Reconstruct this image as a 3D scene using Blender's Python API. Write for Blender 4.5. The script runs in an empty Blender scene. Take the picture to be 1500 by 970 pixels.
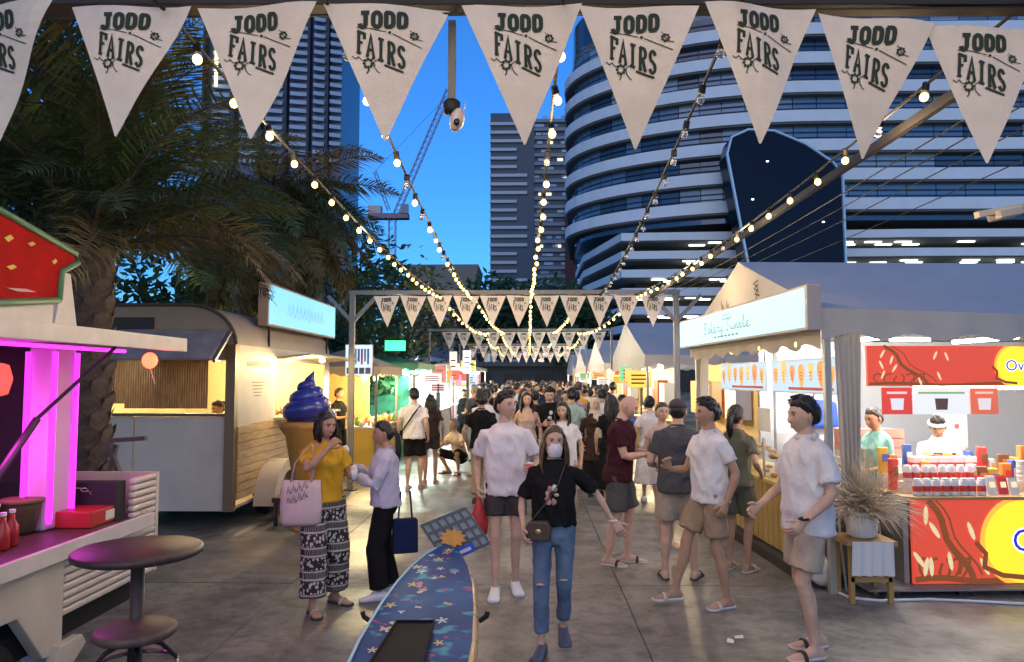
import bpy, math, random
import numpy as np
from mathutils import Vector, Matrix, noise
V = Vector
R = math.radians
random.seed(7)
SC = bpy.context.scene
COL = SC.collection

# ------------------------------------------------------------------ camera, sky, sun, exposure
CAM_H, F_PX, HOR, VPX = 1.88, 1080.0, 554.0, 775.0
cam_d = bpy.data.cameras.new('camera'); cam = bpy.data.objects.new('camera', cam_d); COL.objects.link(cam)
cam_d.sensor_width = 36.0; cam_d.lens = 36.0 * F_PX / 1500.0; cam_d.clip_start = 0.05; cam_d.clip_end = 3000
cam.location = (0, 0, CAM_H)
cam.rotation_euler = (R(90) + math.atan((HOR - 485) / F_PX), 0, math.atan((VPX - 750) / F_PX))
SC.camera = cam
SUN_EL, SUN_ROT = R(7), R(180)
wd = bpy.data.worlds.new('World'); SC.world = wd; wd.use_nodes = True
wn, wl = wd.node_tree.nodes, wd.node_tree.links
sky = wn.new('ShaderNodeTexSky'); sky.sky_type = 'NISHITA'; sky.sun_disc = False
sky.sun_elevation = SUN_EL; sky.sun_rotation = SUN_ROT; sky.air_density = 1.0; sky.dust_density = 0.2; sky.ozone_density = 6.0
tint = wn.new('ShaderNodeMix'); tint.data_type = 'RGBA'; tint.blend_type = 'MULTIPLY'; tint.inputs['Factor'].default_value = 1
wl.new(sky.outputs[0], tint.inputs['A']); tint.inputs['B'].default_value = (0.80, 0.95, 1.12, 1)
bg = wn['Background']; bg.inputs['Strength'].default_value = 0.15
wl.new(tint.outputs['Result'], bg.inputs['Color'])
sun_d = bpy.data.lights.new('afterglow_sun', 'SUN'); sun_d.energy = 0.27; sun_d.angle = R(50); sun_d.color = (1, .84, .66)
sun = bpy.data.objects.new('afterglow_sun', sun_d); COL.objects.link(sun); sun.rotation_euler = (R(56), 0, R(-14))
vs = SC.view_settings; vs.view_transform = 'Standard'; vs.look = 'None'; vs.gamma = 1; vs.exposure = 0.88; vs.use_curve_mapping = False
SC.cycles.use_denoising = True
SC.cycles.max_bounces = 5; SC.cycles.diffuse_bounces = 3; SC.cycles.glossy_bounces = 3; SC.cycles.transmission_bounces = 4
SC.cycles.transparent_max_bounces = 12; SC.cycles.sample_clamp_indirect = 4; SC.cycles.caustics_reflective = False; SC.cycles.caustics_refractive = False

CAM_M = cam.rotation_euler.to_matrix()
def ray(px, py): return (CAM_M @ V(((px - 750) / F_PX, -(py - 485) / F_PX, -1))).normalized()
def W(px, py, X=None, Y=None, Z=None):
    d = ray(px, py); o = V((0, 0, CAM_H))
    t = (X - o.x) / d.x if X is not None else (Y - o.y) / d.y if Y is not None else (Z - o.z) / d.z
    return o + d * t

# ------------------------------------------------------------------ materials
MATS = {}
def mat(name, col=(.5, .5, .5), rough=.7, metal=0, emit=None, es=1, var=0, vscale=6, bump=0, bscale=40, spec=.4, alpha=1, trans=0, sheen=0, stretch=(1, 1, 1), coat=0, col2=None, detail=4):
    if name in MATS: return MATS[name]
    m = bpy.data.materials.new(name); m.use_nodes = True; MATS[name] = m
    nt = m.node_tree; n, l = nt.nodes, nt.links; b = n['Principled BSDF']
    b.inputs['Base Color'].default_value = (*col, 1); b.inputs['Roughness'].default_value = rough; b.inputs['Metallic'].default_value = metal
    b.inputs['Specular IOR Level'].default_value = spec; b.inputs['Alpha'].default_value = alpha; b.inputs['Transmission Weight'].default_value = trans
    b.inputs['Sheen Weight'].default_value = sheen; b.inputs['Coat Weight'].default_value = coat
    if emit: b.inputs['Emission Color'].default_value = (*emit, 1); b.inputs['Emission Strength'].default_value = es
    if var or bump:
        tc = n.new('ShaderNodeTexCoord'); mp = n.new('ShaderNodeMapping'); mp.inputs['Scale'].default_value = stretch
        l.new(tc.outputs['Object'], mp.inputs['Vector'])
    if var:
        t = n.new('ShaderNodeTexNoise'); t.inputs['Scale'].default_value = vscale; t.inputs['Detail'].default_value = detail; t.inputs['Roughness'].default_value = .62
        l.new(mp.outputs[0], t.inputs['Vector'])
        cr = n.new('ShaderNodeValToRGB'); c2 = col2 or tuple(c * (1 - var) for c in col); c1 = col if col2 else tuple(min(1, c * (1 + var * .6)) for c in col)
        cr.color_ramp.elements[0].position = .3; cr.color_ramp.elements[0].color = (*c2, 1); cr.color_ramp.elements[1].position = .7; cr.color_ramp.elements[1].color = (*c1, 1)
        l.new(t.outputs[0], cr.inputs[0]); l.new(cr.outputs[0], b.inputs['Base Color'])
        rr = n.new('ShaderNodeMapRange'); rr.inputs['To Min'].default_value = max(.02, rough - .12); rr.inputs['To Max'].default_value = min(1, rough + .12)
        l.new(t.outputs[0], rr.inputs[0]); l.new(rr.outputs[0], b.inputs['Roughness'])
    if bump:
        t2 = n.new('ShaderNodeTexNoise'); t2.inputs['Scale'].default_value = bscale; t2.inputs['Detail'].default_value = 3
        l.new(mp.outputs[0], t2.inputs['Vector'])
        bp = n.new('ShaderNodeBump'); bp.inputs['Strength'].default_value = bump; bp.inputs['Distance'].default_value = .01
        l.new(t2.outputs[0], bp.inputs['Height']); l.new(bp.outputs[0], b.inputs['Normal'])
    return m
def cloth(name, col, var=.16):
    new = 'cloth_' + name not in MATS; m = mat('cloth_' + name, col, .9, var=var, vscale=5, bump=.25, bscale=260, spec=.05)
    if new:       # soft creases under the weave
        n, l = m.node_tree.nodes, m.node_tree.links; bp = [x for x in n if x.type == 'BUMP'][0]; tc = [x for x in n if x.type == 'TEX_COORD'][0]
        mp = n.new('ShaderNodeMapping'); mp.inputs['Scale'].default_value = (1, 1, .55); mp.inputs['Rotation'].default_value = (.5, .6, 0); l.new(tc.outputs['Object'], mp.inputs[0])
        t = n.new('ShaderNodeTexNoise'); t.inputs['Scale'].default_value = 13; t.inputs['Detail'].default_value = 2; t.inputs['Distortion'].default_value = 1.6; l.new(mp.outputs[0], t.inputs['Vector'])
        b2 = n.new('ShaderNodeBump'); b2.inputs['Strength'].default_value = .32; b2.inputs['Distance'].default_value = .03; l.new(t.outputs[0], b2.inputs['Height']); l.new(b2.outputs[0], bp.inputs['Normal'])
    return m
def glow(name, col, s=1.0): return mat('glow_' + name, (.02, .02, .02), .6, emit=col, es=s)

# ------------------------------------------------------------------ mesh builder
class MB:
    def __init__(s): s.v, s.f, s.m = [], [], []
    def add(s, vs, fs, mi=0):
        o = len(s.v); s.v += [tuple(p) for p in vs]; s.f += [tuple(i + o for i in f) for f in fs]; s.m += [mi] * len(fs); return s
    def box(s, c, d, mi=0, rot=None):
        hx, hy, hz = d[0] / 2, d[1] / 2, d[2] / 2
        ps = [V((x, y, z)) for z in (-hz, hz) for y in (-hy, hy) for x in (-hx, hx)]
        if rot is not None: ps = [rot @ p for p in ps]
        c = V(c)
        return s.add([p + c for p in ps], [(0, 2, 3, 1), (4, 5, 7, 6), (0, 1, 5, 4), (2, 6, 7, 3), (0, 4, 6, 2), (1, 3, 7, 5)], mi)
    def b2(s, lo, hi, mi=0): return s.box([(a + b) / 2 for a, b in zip(lo, hi)], [abs(b - a) for a, b in zip(lo, hi)], mi)
    def bar(s, a, b, w, h=None, mi=0, up=V((0, 0, 1))):
        a, b = V(a), V(b); d = b - a; L = d.length; z = d.normalized()
        x = z.cross(up); x = x.normalized() if x.length > 1e-4 else V((1, 0, 0)); y = z.cross(x)
        return s.box((a + b) / 2, (w, h or w, L), mi, Matrix((x, y, z)).transposed())
    def loft(s, rings, mi=0, cap=True, closed=True):
        n = len(rings[0]); vs = [p for r in rings for p in r]; fs = []
        for i in range(len(rings) - 1):
            for j in range(n if closed else n - 1):
                k = (j + 1) % n; fs.append((i * n + j, i * n + k, (i + 1) * n + k, (i + 1) * n + j))
        if cap and closed: fs.append(tuple(range(n - 1, -1, -1))); fs.append(tuple(range((len(rings) - 1) * n, len(rings) * n)))
        return s.add(vs, fs, mi)
    def tube(s, pts, r, n=8, mi=0, cap=True, flat=1.0, hint=None):
        pts = [V(p) for p in pts]; k = len(pts); rs = r if isinstance(r, (list, tuple)) else [r] * k
        rings = []; prev = hint
        for i in range(k):
            t = (pts[min(i + 1, k - 1)] - pts[max(i - 1, 0)]).normalized()
            if prev is None: prev = V((0, 0, 1)) if abs(t.z) < .9 else V((1, 0, 0))
            x = (prev - t * prev.dot(t)); x = x.normalized() if x.length > 1e-6 else t.orthogonal().normalized(); y = t.cross(x); prev = x
            rings.append([pts[i] + x * (math.cos(a) * rs[i] * flat) + y * (math.sin(a) * rs[i]) for a in [2 * math.pi * j / n for j in range(n)]])
        return s.loft(rings, mi, cap)
    def lathe(s, prof, n=20, c=(0, 0, 0), mi=0, cap=True):
        c = V(c)
        return s.loft([[c + V((math.cos(a) * r, math.sin(a) * r, z)) for a in [2 * math.pi * j / n for j in range(n)]] for r, z in prof], mi, cap)
    def ell(s, c, d, nu=10, nv=7, mi=0, rot=None):
        c = V(c); rings = []
        for i in range(nv + 1):
            t = math.pi * (i + .001) / (nv + .002)
            ring = [V((d[0] * math.sin(t) * math.cos(a), d[1] * math.sin(t) * math.sin(a), -d[2] * math.cos(t))) for a in [2 * math.pi * j / nu for j in range(nu)]]
            rings.append([(rot @ p if rot is not None else p) + c for p in ring])
        return s.loft(rings, mi)
    def prism(s, poly, o, ex, ey, th, mi=0):
        """polygon in the plane (o, ex, ey), extruded th along ex x ey, centred"""
        o, ex, ey = V(o), V(ex), V(ey); nz = ex.cross(ey).normalized() * (th / 2); n = len(poly)
        a = [o + ex * p[0] + ey * p[1] - nz for p in poly]; b = [p + nz * 2 for p in a]
        fs = [tuple(range(n - 1, -1, -1)), tuple(range(n, 2 * n))] + [(i, (i + 1) % n, n + (i + 1) % n, n + i) for i in range(n)]
        return s.add(a + b, fs, mi)
    def mesh(s, name, mats, smooth=False):
        me = bpy.data.meshes.new(name); me.from_pydata(s.v, [], s.f)
        for m in (mats if isinstance(mats, (list, tuple)) else [mats]): me.materials.append(m)
        if any(s.m): me.polygons.foreach_set('material_index', s.m)
        if smooth: me.polygons.foreach_set('use_smooth', [True] * len(s.f))
        me.update(); return me
    def build(s, name, mats, parent=None, smooth=False, bev=0, loc=None, **tagkw):
        o = link(name, s.mesh(name, mats, smooth), parent)
        if loc is not None: o.location = loc
        if bev:
            b = o.modifiers.new('bevel', 'BEVEL'); b.width = bev; b.segments = 2; b.limit_method = 'ANGLE'
        if tagkw: tag(o, **tagkw)
        return o
def link(name, data, parent=None, loc=None, rz=0):
    o = bpy.data.objects.new(name, data); COL.objects.link(o)
    if parent: o.parent = parent
    if loc is not None: o.location = loc
    if rz: o.rotation_euler = (0, 0, rz)
    return o
def tag(o, label=None, cat=None, group=None, kind=None):
    for k, v in (('label', label), ('category', cat), ('group', group), ('kind', kind)):
        if v: o[k] = v
    return o
def thing(name, label, cat, loc=(0, 0, 0), rz=0, group=None):
    o = link(name, None, None, loc, rz); o.empty_display_size = .2; return tag(o, label, cat, group)
def kids(o): return [c for c in COL.objects if c.parent == o]
def copy_tree(o, parent=None, ch=None):
    c = o.copy(); COL.objects.link(c); c.parent = parent
    for k in list(o.children): copy_tree(k, c)
    return c
def lamp(name, parent, loc, power, col=(1, .85, .6), radius=.08):
    d = bpy.data.lights.new(name, 'POINT'); d.energy = power; d.color = col; d.shadow_soft_size = radius
    o = bpy.data.objects.new(name, d); COL.objects.link(o); o.parent = parent; o.location = loc; return o
def lerp(a, b, t): return a + (b - a) * t
def sstep(a, b, x): t = max(0, min(1, (x - a) / (b - a))); return t * t * (3 - 2 * t)

# ------------------------------------------------------------------ lettering (strokes and slab letters drawn by hand)
def text_mesh(txt, size, depth=.002, shear=0, align='CENTER', sx=1.0, off=0.0):
    c = bpy.data.curves.new('lettering', 'FONT'); c.body = txt; c.size = size; c.extrude = depth / 2; c.align_x = align; c.align_y = 'CENTER'; c.shear = shear; c.offset = off; c.resolution_u = 3
    o = bpy.data.objects.new('t', c); COL.objects.link(o)
    me = bpy.data.meshes.new_from_object(o.evaluated_get(bpy.context.evaluated_depsgraph_get())); bpy.data.objects.remove(o); bpy.data.curves.remove(c)
    if sx != 1: me.transform(Matrix.Diagonal((sx, 1, 1, 1)))
    return me
def put_text(name, txt, size, material, parent, o, ex, ey, **kw):
    me = text_mesh(txt, size, **kw); ex, ey = V(ex).normalized(), V(ey).normalized(); ez = ex.cross(ey)
    me.transform(Matrix.Translation(V(o)) @ Matrix((ex, ey, ez)).transposed().to_4x4()); me.materials.clear(); me.materials.append(material)
    return link(name, me, parent)
# ------------------------------------------------------------------ people
def voxel(mb, size, smooth=2, fold=0, fseed=0):
    me = mb.mesh('tmp', []); o = bpy.data.objects.new('tmp', me); COL.objects.link(o)
    m = o.modifiers.new('r', 'REMESH'); m.mode = 'VOXEL'; m.voxel_size = size
    if smooth: m2 = o.modifiers.new('s', 'SMOOTH'); m2.factor = .5; m2.iterations = smooth
    ev = o.evaluated_get(bpy.context.evaluated_depsgraph_get()); me2 = bpy.data.meshes.new_from_object(ev)
    bpy.data.objects.remove(o); bpy.data.meshes.remove(me)
    out = MB(); vs = [v.co.copy() for v in me2.vertices]
    if fold:
        for v, p in zip(me2.vertices, vs):
            q = V((p.x * 9 + p.z * 3, p.y * 9 - p.z * 2, p.z * 5 + fseed * 7.3))
            k = 1 - abs(noise.noise(q)) * 2.2 + .5 * noise.noise(q * 2.3)
            p += v.normal * (fold * (k - .45))
    out.add(vs, [tuple(p.vertices) for p in me2.polygons]); bpy.data.meshes.remove(me2); return out
def ik(a, t, l1, l2, pole):
    d = t - a; L = min(max(d.length, .05), (l1 + l2) * .998); dn = d.normalized(); x = (l1 * l1 - l2 * l2 + L * L) / (2 * L); h = math.sqrt(max(0, l1 * l1 - x * x))
    p = pole - dn * pole.dot(dn); p = p.normalized() if p.length > 1e-5 else dn.orthogonal()
    return a + dn * x + p * h, a + dn * L
def ring(c, rx, ry, ax, ay, n=16, sq=2.3):
    out = []
    for j in range(n):
        a = 2 * math.pi * j / n; ca, sa = math.cos(a), math.sin(a)
        out.append(c + ax * (rx * math.copysign(abs(ca) ** (2 / sq), ca)) + ay * (ry * math.copysign(abs(sa) ** (2 / sq), sa)))
    return out
TORSO = [(.80, .07, .07, 0), (.86, .15, .105, .005), (.93, .168, .118, .01), (1.01, .155, .106, 0), (1.10, .146, .102, -.004), (1.20, .158, .110, -.004), (1.29, .172, .116, 0), (1.35, .172, .108, .006), (1.395, .142, .088, .01), (1.435, .098, .070, .012), (1.475, .060, .060, .010)]
TORSO_F = [(.80, .08, .075, 0), (.86, .16, .115, .008), (.93, .172, .124, .015), (1.01, .146, .104, .004), (1.09, .128, .094, -.002), (1.19, .138, .104, -.008), (1.27, .150, .122, -.014), (1.35, .152, .104, .002), (1.41, .132, .08, .008), (1.45, .082, .060, .010), (1.48, .050, .052, .008)]
class Fig:
    """joints of one figure, 1.72 m tall, facing -Y, from a pose"""
    def __init__(s, P, female=False, bulk=1.0):
        s.P, s.f, s.bulk = P, female, bulk
        s.hip = V(P.get('hip', (0, 0, 0))); s.lean = V((*P.get('lean', (0, 0)), 0)); s.tw = R(P.get('twist', 0)); s.drop = P.get('drop', 0)
        sw = .155 if female else .176
        s.legs, s.arms = [], []
        for sg, key in ((1, 'lf'), (-1, 'rf')):
            fx, fy, fz, yaw = P.get(key, (.1 * sg, 0, 0, 6 * sg)); yaw = R(yaw)
            h = V((.088 * sg, 0, .93)) + s.hip; fd = V((math.sin(yaw), -math.cos(yaw), 0)); an = V((fx, fy, .085 + fz))
            kn, an2 = ik(h, an, .435, .42, V((math.sin(yaw) * .6, -1, 0)) if not P.get('kneeout') else V((.5 * sg, -1, .3)))
            s.legs.append((h, kn, an2, fd, P.get(key + 'p', 0)))
        for sg, key in ((1, 'lh'), (-1, 'rh')):
            sh = s.T(V((sw * sg, .012, 1.368)))
            w = V(P.get(key, (.24 * sg, -.02, .90)))
            el, wr = ik(sh, w, .285, .25, V(P.get(key + 'e', (.35 * sg, .9, -.2))))
            d = V(P[key + 'd']) if key + 'd' in P else (wr - el); n = V(P.get(key + 'n', (-sg, 0, 0)))
            s.arms.append((sh, el, wr, d.normalized(), n, P.get(key + 'c', .35)))
    def T(s, p):
        t = max(0, (p.z - .93) / .54); q = p.copy(); a = s.tw * min(t, 1.1); ca, sa = math.cos(a), math.sin(a)
        q.x, q.y = ca * p.x - sa * p.y, sa * p.x + ca * p.y
        k = t * (.55 + .45 * min(t, 1)); q += s.lean * k; q.z -= s.drop * t + .25 * s.lean.length_squared * t
        return q + s.hip
    def torso(s, mb, prof=None, inf=0, z0=None, z1=None, rows=None, n=18):
        prof = rows or [(z, rx * s.bulk + inf, ry * s.bulk + inf, o) for z, rx, ry, o in (prof or (TORSO_F if s.f else TORSO)) if (z0 is None or z >= z0) and (z1 is None or z <= z1)]
        mb.loft([[s.T(p) for p in ring(V((0, o, z)), rx, ry, V((1, 0, 0)), V((0, 1, 0)), n)] for z, rx, ry, o in prof])
    def headpos(s):
        b = s.T(V((0, .01, 1.475))); y, p = s.P.get('head', (0, 0)); return b, R(y) + s.tw, R(p)
    def skin(s, vox=.012, low=False):
        mb = MB(); b = s.bulk; fm = .88 if s.f else 1
        s.torso(mb); hb, yw, pt = s.headpos()
        rot = Matrix.Rotation(yw, 3, 'Z') @ Matrix.Rotation(pt, 3, 'X'); s.hrot = rot
        hc = hb + rot @ V((0, -.018, .125)); s.hc = hc
        mb.tube([hb - V((0, 0, .05)), hb + V((0, 0, .01)), lerp(hb, hc, .55), hc], [.062 * fm, .056 * fm, .052 * fm, .045], 12)
        for sh, el, wr, d, n, c in s.arms:
            cen = s.T(V((0, .01, 1.375))); mb.tube([lerp(cen, sh, .3), lerp(cen, sh, .75), sh, lerp(sh, el, .3), lerp(sh, el, .65), lerp(sh, el, .95), lerp(el, wr, .22), lerp(el, wr, .55), lerp(el, wr, .85), wr + d * .01],
                                             [x * fm * b for x in (.03, .040, .045, .046, .043, .038, .041, .035, .027, .024)], 10)
        for i, (h, k, a, fd, pitch) in enumerate(s.legs):
            bk = V((0, 1, 0)); mb.tube([h + V((0, 0, .04)), lerp(h, k, .15), lerp(h, k, .5), lerp(h, k, .85), k, lerp(k, a, .2) - fd * .012, lerp(k, a, .4) - fd * .016, lerp(k, a, .7) - fd * .004, lerp(k, a, .92), a - V((0, 0, .03))],
                                       [x * fm ** .4 * b for x in (.085, .088, .072, .056, .053, .053, .052, .038, .032, .034)], 10)
            s.foot(mb, i, 0)
        out = voxel(mb, vox, 2)
        if not low:
            for a in s.arms: s.hand(out, *a[2:], 1 if a[0].x >= s.hip.x else -1)
        s.head(out, low); return out
    def foot(s, mb, i, inf=0, mi=0, sole=0):
        h, k, a, fd, pitch = s.legs[i]; side = V((-fd.y, fd.x, 0)); o = V((a.x, a.y, a.z - .085))
        fwd = (fd * math.cos(R(pitch)) + V((0, 0, -math.sin(R(pitch))))); up = side.cross(fwd) * -1
        if up.z < 0: up = -up
        o = o + V((0, 0, .085)) - up * .085
        rows = [(-.07, .016, .02, .03), (-.055, .031, .035, .036), (-.02, .035, .045, .045), (.03, .035, .04, .042), (.09, .039, .028, .03), (.14, .045, .019, .021), (.175, .042, .014, .016), (.195, .028, .010, .012)]
        if sole:
            out = [(-.07, .02), (-.05, .036), (0, .037), (.06, .036), (.13, .05), (.17, .048), (.2, .028)]
            poly = [(x, w) for x, w in out] + [(x, -w) for x, w in reversed(out)]
            nz = up * sole; mb.prism(poly, o + up * (-.0 + sole / 2), fwd, side, sole, mi); return
        mb.loft([ring(o + fwd * x + up * max(z, hh + .002), w + inf, hh + inf * .6, side, up, 10) for x, w, hh, z in rows], mi)
    def hand(s, mb, w, d, n, c, sg, mi=0):
        n = (n - d * n.dot(d)); n = n.normalized() if n.length > 1e-4 else d.orthogonal().normalized(); sd = d.cross(n) * sg
        thumb = -sd if sd.y > 0 else sd      # thumb side: towards the front
        if abs(sd.y) < .25: thumb = sd if sd.z > 0 else -sd
        mb.loft([ring(w + d * x, hw, ht, thumb, n, 10, 2.6) for x, hw, ht in ((-.015, .022, .018), (.01, .026, .017), (.04, .038, .016), (.075, .041, .014), (.09, .037, .011))], mi)
        for k, (off, L) in enumerate(((.030, .068), (.010, .078), (-.011, .072), (-.030, .056))):
            p = w + d * (.083 - abs(off) * .15) + thumb * off; dd = (d + thumb * off * 3).normalized(); pts = [p - dd * .015, p]; ang = R(12 + 62 * c + k * 3); rr = [.0095, .0098]
            for seg, fr in enumerate((.45, .32, .23)):
                dd = Matrix.Rotation(ang if seg else ang * .7, 3, d.cross(n).normalized()) @ dd; p = p + dd * L * fr; pts.append(p); rr.append((.009, .0083, .0065)[seg])
            mb.tube(pts, rr, 7, mi)
        t0 = w + d * .022 + thumb * .022; td = (thumb * .75 + d * .6 + n * (.25 + .3 * c)).normalized(); p1 = t0 + td * .036; td2 = (td + d * .55 + n * .35 * c).normalized(); p2 = p1 + td2 * .03; p3 = p2 + (td2 + d * .3).normalized() * .022
        mb.tube([t0 - td * .01, t0, p1, p2, p3], [.014, .014, .012, .0105, .008], 7, mi)
    def hmap(s, d, hair=0):
        x, y, z = d; px, py, pz = x * .074, y * .096, z * .116
        if pz < 0:
            t = -pz / .116; px *= 1 - .30 * t ** 1.6
            py *= (1 - .42 * t) if py > 0 else (1 - .04 * t)
        else:
            px *= 1 + .03 * (pz / .116)
        if hair: return V((px, py, pz))
        if py < 0:
            py = -.088 * (1 - (1 - min(1, -py / .096)) ** 1.25); g = lambda cx, sx, cz, sz: math.exp(-((abs(px) - cx) / sx) ** 2 - ((pz - cz) / sz) ** 2)
            if y < -.3:
                nz = sstep(.045, -.024, pz) * sstep(-.046, -.026, pz); w = lerp(.008, .0135, sstep(.03, -.03, pz))
                py -= .027 * math.exp(-(px / w) ** 2) * nz
                py += .010 * g(.031, .015, .012, .011); py -= .004 * g(.03, .02, .034, .008); py -= .006 * g(0, .022, -.066, .010) - .003 * g(0, .02, -.067, .0025)
                py -= .007 * g(0, .02, -.10, .014); py -= .003 * g(.042, .016, -.02, .02)
        return V((px, py, pz))
    def head(s, mb, low=False):
        nu, nv = (18, 12) if low else (48, 32); rings = []
        for i in range(nv + 1):
            t = math.pi * (.02 + .96 * i / nv); t = t if low else t
            rr = []
            for j in range(nu):
                a = 2 * math.pi * j / nu; a2 = a - .42 * math.sin(a)
                d = V((math.sin(t) * math.sin(a2), -math.sin(t) * math.cos(a2), -math.cos(t))); rr.append(s.hc + s.hrot @ s.hmap(d))
            rings.append(rr)
        mb.loft(rings, 0); H = lambda x, y, z: s.hc + s.hrot @ V((x, y, z))
        for sg in (1, -1):
            rot = s.hrot @ Matrix.Rotation(R(18 * sg), 3, 'Z')
            mb.ell(H(.079 * sg, .014, -.002), (.010, .021, .034), 10, 7, 0, rot); mb.ell(H(.088 * sg, .012, -.001), (.003, .010, .018), 8, 5, 3, rot)
            if low: mb.ell(H(.031 * sg, -.078, .012), (.014, .008, .005), 6, 4, 1, s.hrot)
            else:
                mb.ell(H(.031 * sg, -.0725, .012), (.0135, .008, .0062), 8, 6, 2, s.hrot); mb.ell(H(.031 * sg, -.077, .012), (.0062, .005, .0062), 8, 5, 1, s.hrot)
                mb.tube([H(.017 * sg, -.082, .014), H(.030 * sg, -.0835, .0205), H(.045 * sg, -.074, .014)], [.001, .0022, .001], 5, 1)
                mb.tube([H(.014 * sg, -.090, .031), H(.03 * sg, -.089, .037), H(.048 * sg, -.076, .032)], [.0028, .0034, .0014], 6, 1)
                mb.ell(H(.0075 * sg, -.104, -.036), (.004, .004, .002), 6, 4, 1, s.hrot)
        if not low:
            mb.tube([H(-.023, -.0765, -.0645), H(-.008, -.0865, -.0615), H(.008, -.0865, -.0615), H(.023, -.0765, -.0645)], [.0015, .0042, .0042, .0015], 7, 3)
            mb.tube([H(-.020, -.077, -.0675), H(0, -.0865, -.0712), H(.020, -.077, -.0675)], [.0015, .0052, .0015], 7, 3)
        else: mb.ell(H(0, -.084, -.066), (.02, .006, .005), 6, 4, 3, s.hrot)
    # ---- hair and headgear
    def hairline(s, d, style):
        c = -d.y / max(1e-4, math.hypot(d.x, d.y)); xs = [-1, -.6, -.25, 0.05, .35, .62, 1]
        th = {'short': [-.62, -.55, -.12, .22, .42, .56, .60], 'fade': [-.2, -.1, .15, .3, .42, .5, .52], 'long': [-.8, -.75, -.7, -.40, .25, .52, .68], 'capped': [.05, .05, .1, .15, .2, .25, .25]}.get(style)
        return d.z - float(np.interp(c, xs, th))
    def hair(s, style, seed=1, thick=.022, low=False, length=.3, strands=70):
        mb = MB(); rnd = random.Random(seed); base = {'short': 'short', 'fade': 'fade', 'bun': 'short', 'pony': 'short', 'capped': 'capped'}.get(style, 'long')
        nu, nv = (20, 14) if low else (56, 34); idx = {}; vs = []; fs = []; q = seed * 3.1
        for i in range(nv + 1):
            t = math.pi * (.02 + .96 * i / nv)
            for j in range(nu):
                a = 2 * math.pi * j / nu; d = V((math.sin(t) * math.sin(a), -math.sin(t) * math.cos(a), -math.cos(t))); f = s.hairline(d, base)
                p = s.hmap(d, 1); e = .004 + thick * sstep(-.02, .30, f) * (.85 + .5 * noise.noise(V((d.x * 3 + q, d.y * 3, d.z * 3))) + .25 * noise.noise(V((d.x * 16 + q, d.y * 16, d.z * 7))))
                if f < 0: e = -.004 + max(-.010, f * .06)
                idx[i, j] = len(vs); vs.append(s.hc + s.hrot @ (p + d * e))
        for i in range(nv):
            for j in range(nu):
                fs.append((idx[i, j], idx[i, (j + 1) % nu], idx[i + 1, (j + 1) % nu], idx[i + 1, j]))
        mb.add(vs, fs); mb.f.append(tuple(idx[nv, j] for j in range(nu))); mb.m.append(0)
        H = lambda x, y, z: s.hc + s.hrot @ V((x, y, z)); D = V((0, 0, -1))
        if style in ('long', 'bob'):
            L = length
            for k in range(strands if not low else 22):
                a = R(rnd.uniform(62, 298)); r = 1.0 + rnd.uniform(-.02, .12); z0 = rnd.uniform(.0, .06)
                p0 = H(math.sin(a) * .078 * r, -math.cos(a) * .092 * r + .006, z0); ln = L * rnd.uniform(.8, 1.08); pts = [p0]; out = s.hrot @ V((math.sin(a), -math.cos(a), 0)); spread = rnd.uniform(.0, .03)
                for m in range(1, 6):
                    t = m / 5; pts.append(p0 + D * ln * t + out * (.020 * math.sin(min(1, t * 1.3) * 3) + spread * t - (.03 * t if style == 'bob' else 0)) + V((rnd.uniform(-.005, .005), rnd.uniform(-.005, .005), 0)))
                w = rnd.uniform(.010, .018); mb.tube(pts, [w * .8, w, w, w * .9, w * .7, w * .15], 5 if low else 6, flat=.55, hint=out)
        if style == 'pony':
            b = H(0, .105, .03)
            for k in range(12 if low else 30):
                o = V((rnd.uniform(-.02, .02), rnd.uniform(-.015, .02), 0)); l = length * rnd.uniform(.75, 1.05); bk = s.hrot @ V((0, 1, 0))
                mb.tube([H(0, .085, .04) + o * .3, b + o * .6, b + bk * .045 + o + D * l * .2, b + bk * .05 + o * 1.3 + D * l * .55, b + bk * .03 + o * .8 + D * l], [.012, .014, .013, .011, .002], 5)
        if style in ('short', 'capped') and not low and thick > .015:
            for k in range(120):
                a = rnd.uniform(0, 6.28); t = rnd.uniform(.05, 1.25); d = V((math.sin(t) * math.sin(a), -math.sin(t) * math.cos(a), math.cos(t)))
                if s.hairline(d, 'short') < .12: continue
                p = s.hmap(d, 1); fw = V((rnd.uniform(-.5, .5), -.9 if d.y < .2 else .4, rnd.uniform(-.1, .5))); q0 = p + d * thick * .7; mb.tube([s.hc + s.hrot @ q for q in (q0, q0 + (d * .35 + fw * .5) * .014, q0 + (d * .1 + fw) * .026)], [.010, .008, .001], 5)
        if style == 'bun': mb.ell(H(0, .105, .045), (.042, .036, .042), 12, 9)
        return mb
    def hijab(s):
        mb = MB(); H = lambda x, y, z: s.hc + s.hrot @ V((x, y, z))
        mb.ell(H(0, .02, .006), (.098, .108, .132), 16, 12, 0, s.hrot); b = s.T(V((0, 0, 1.36)))
        mb.tube([H(0, .02, -.05), H(0, .015, -.11), b + V((0, .01, .06)), b + V((0, 0, -.02))], [.088, .09, .13, .17], 16, flat=.75, hint=V((0, 1, 0)))
        mb.tube([b + V((.02, -.10, .06)), b + V((.03, -.135, -.05)), b + V((.035, -.135, -.2)), b + V((.04, -.13, -.34))], [.05, .055, .06, .065], 8, flat=.3, hint=V((0, 1, 0))); return voxel(mb, .014, 2)
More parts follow.
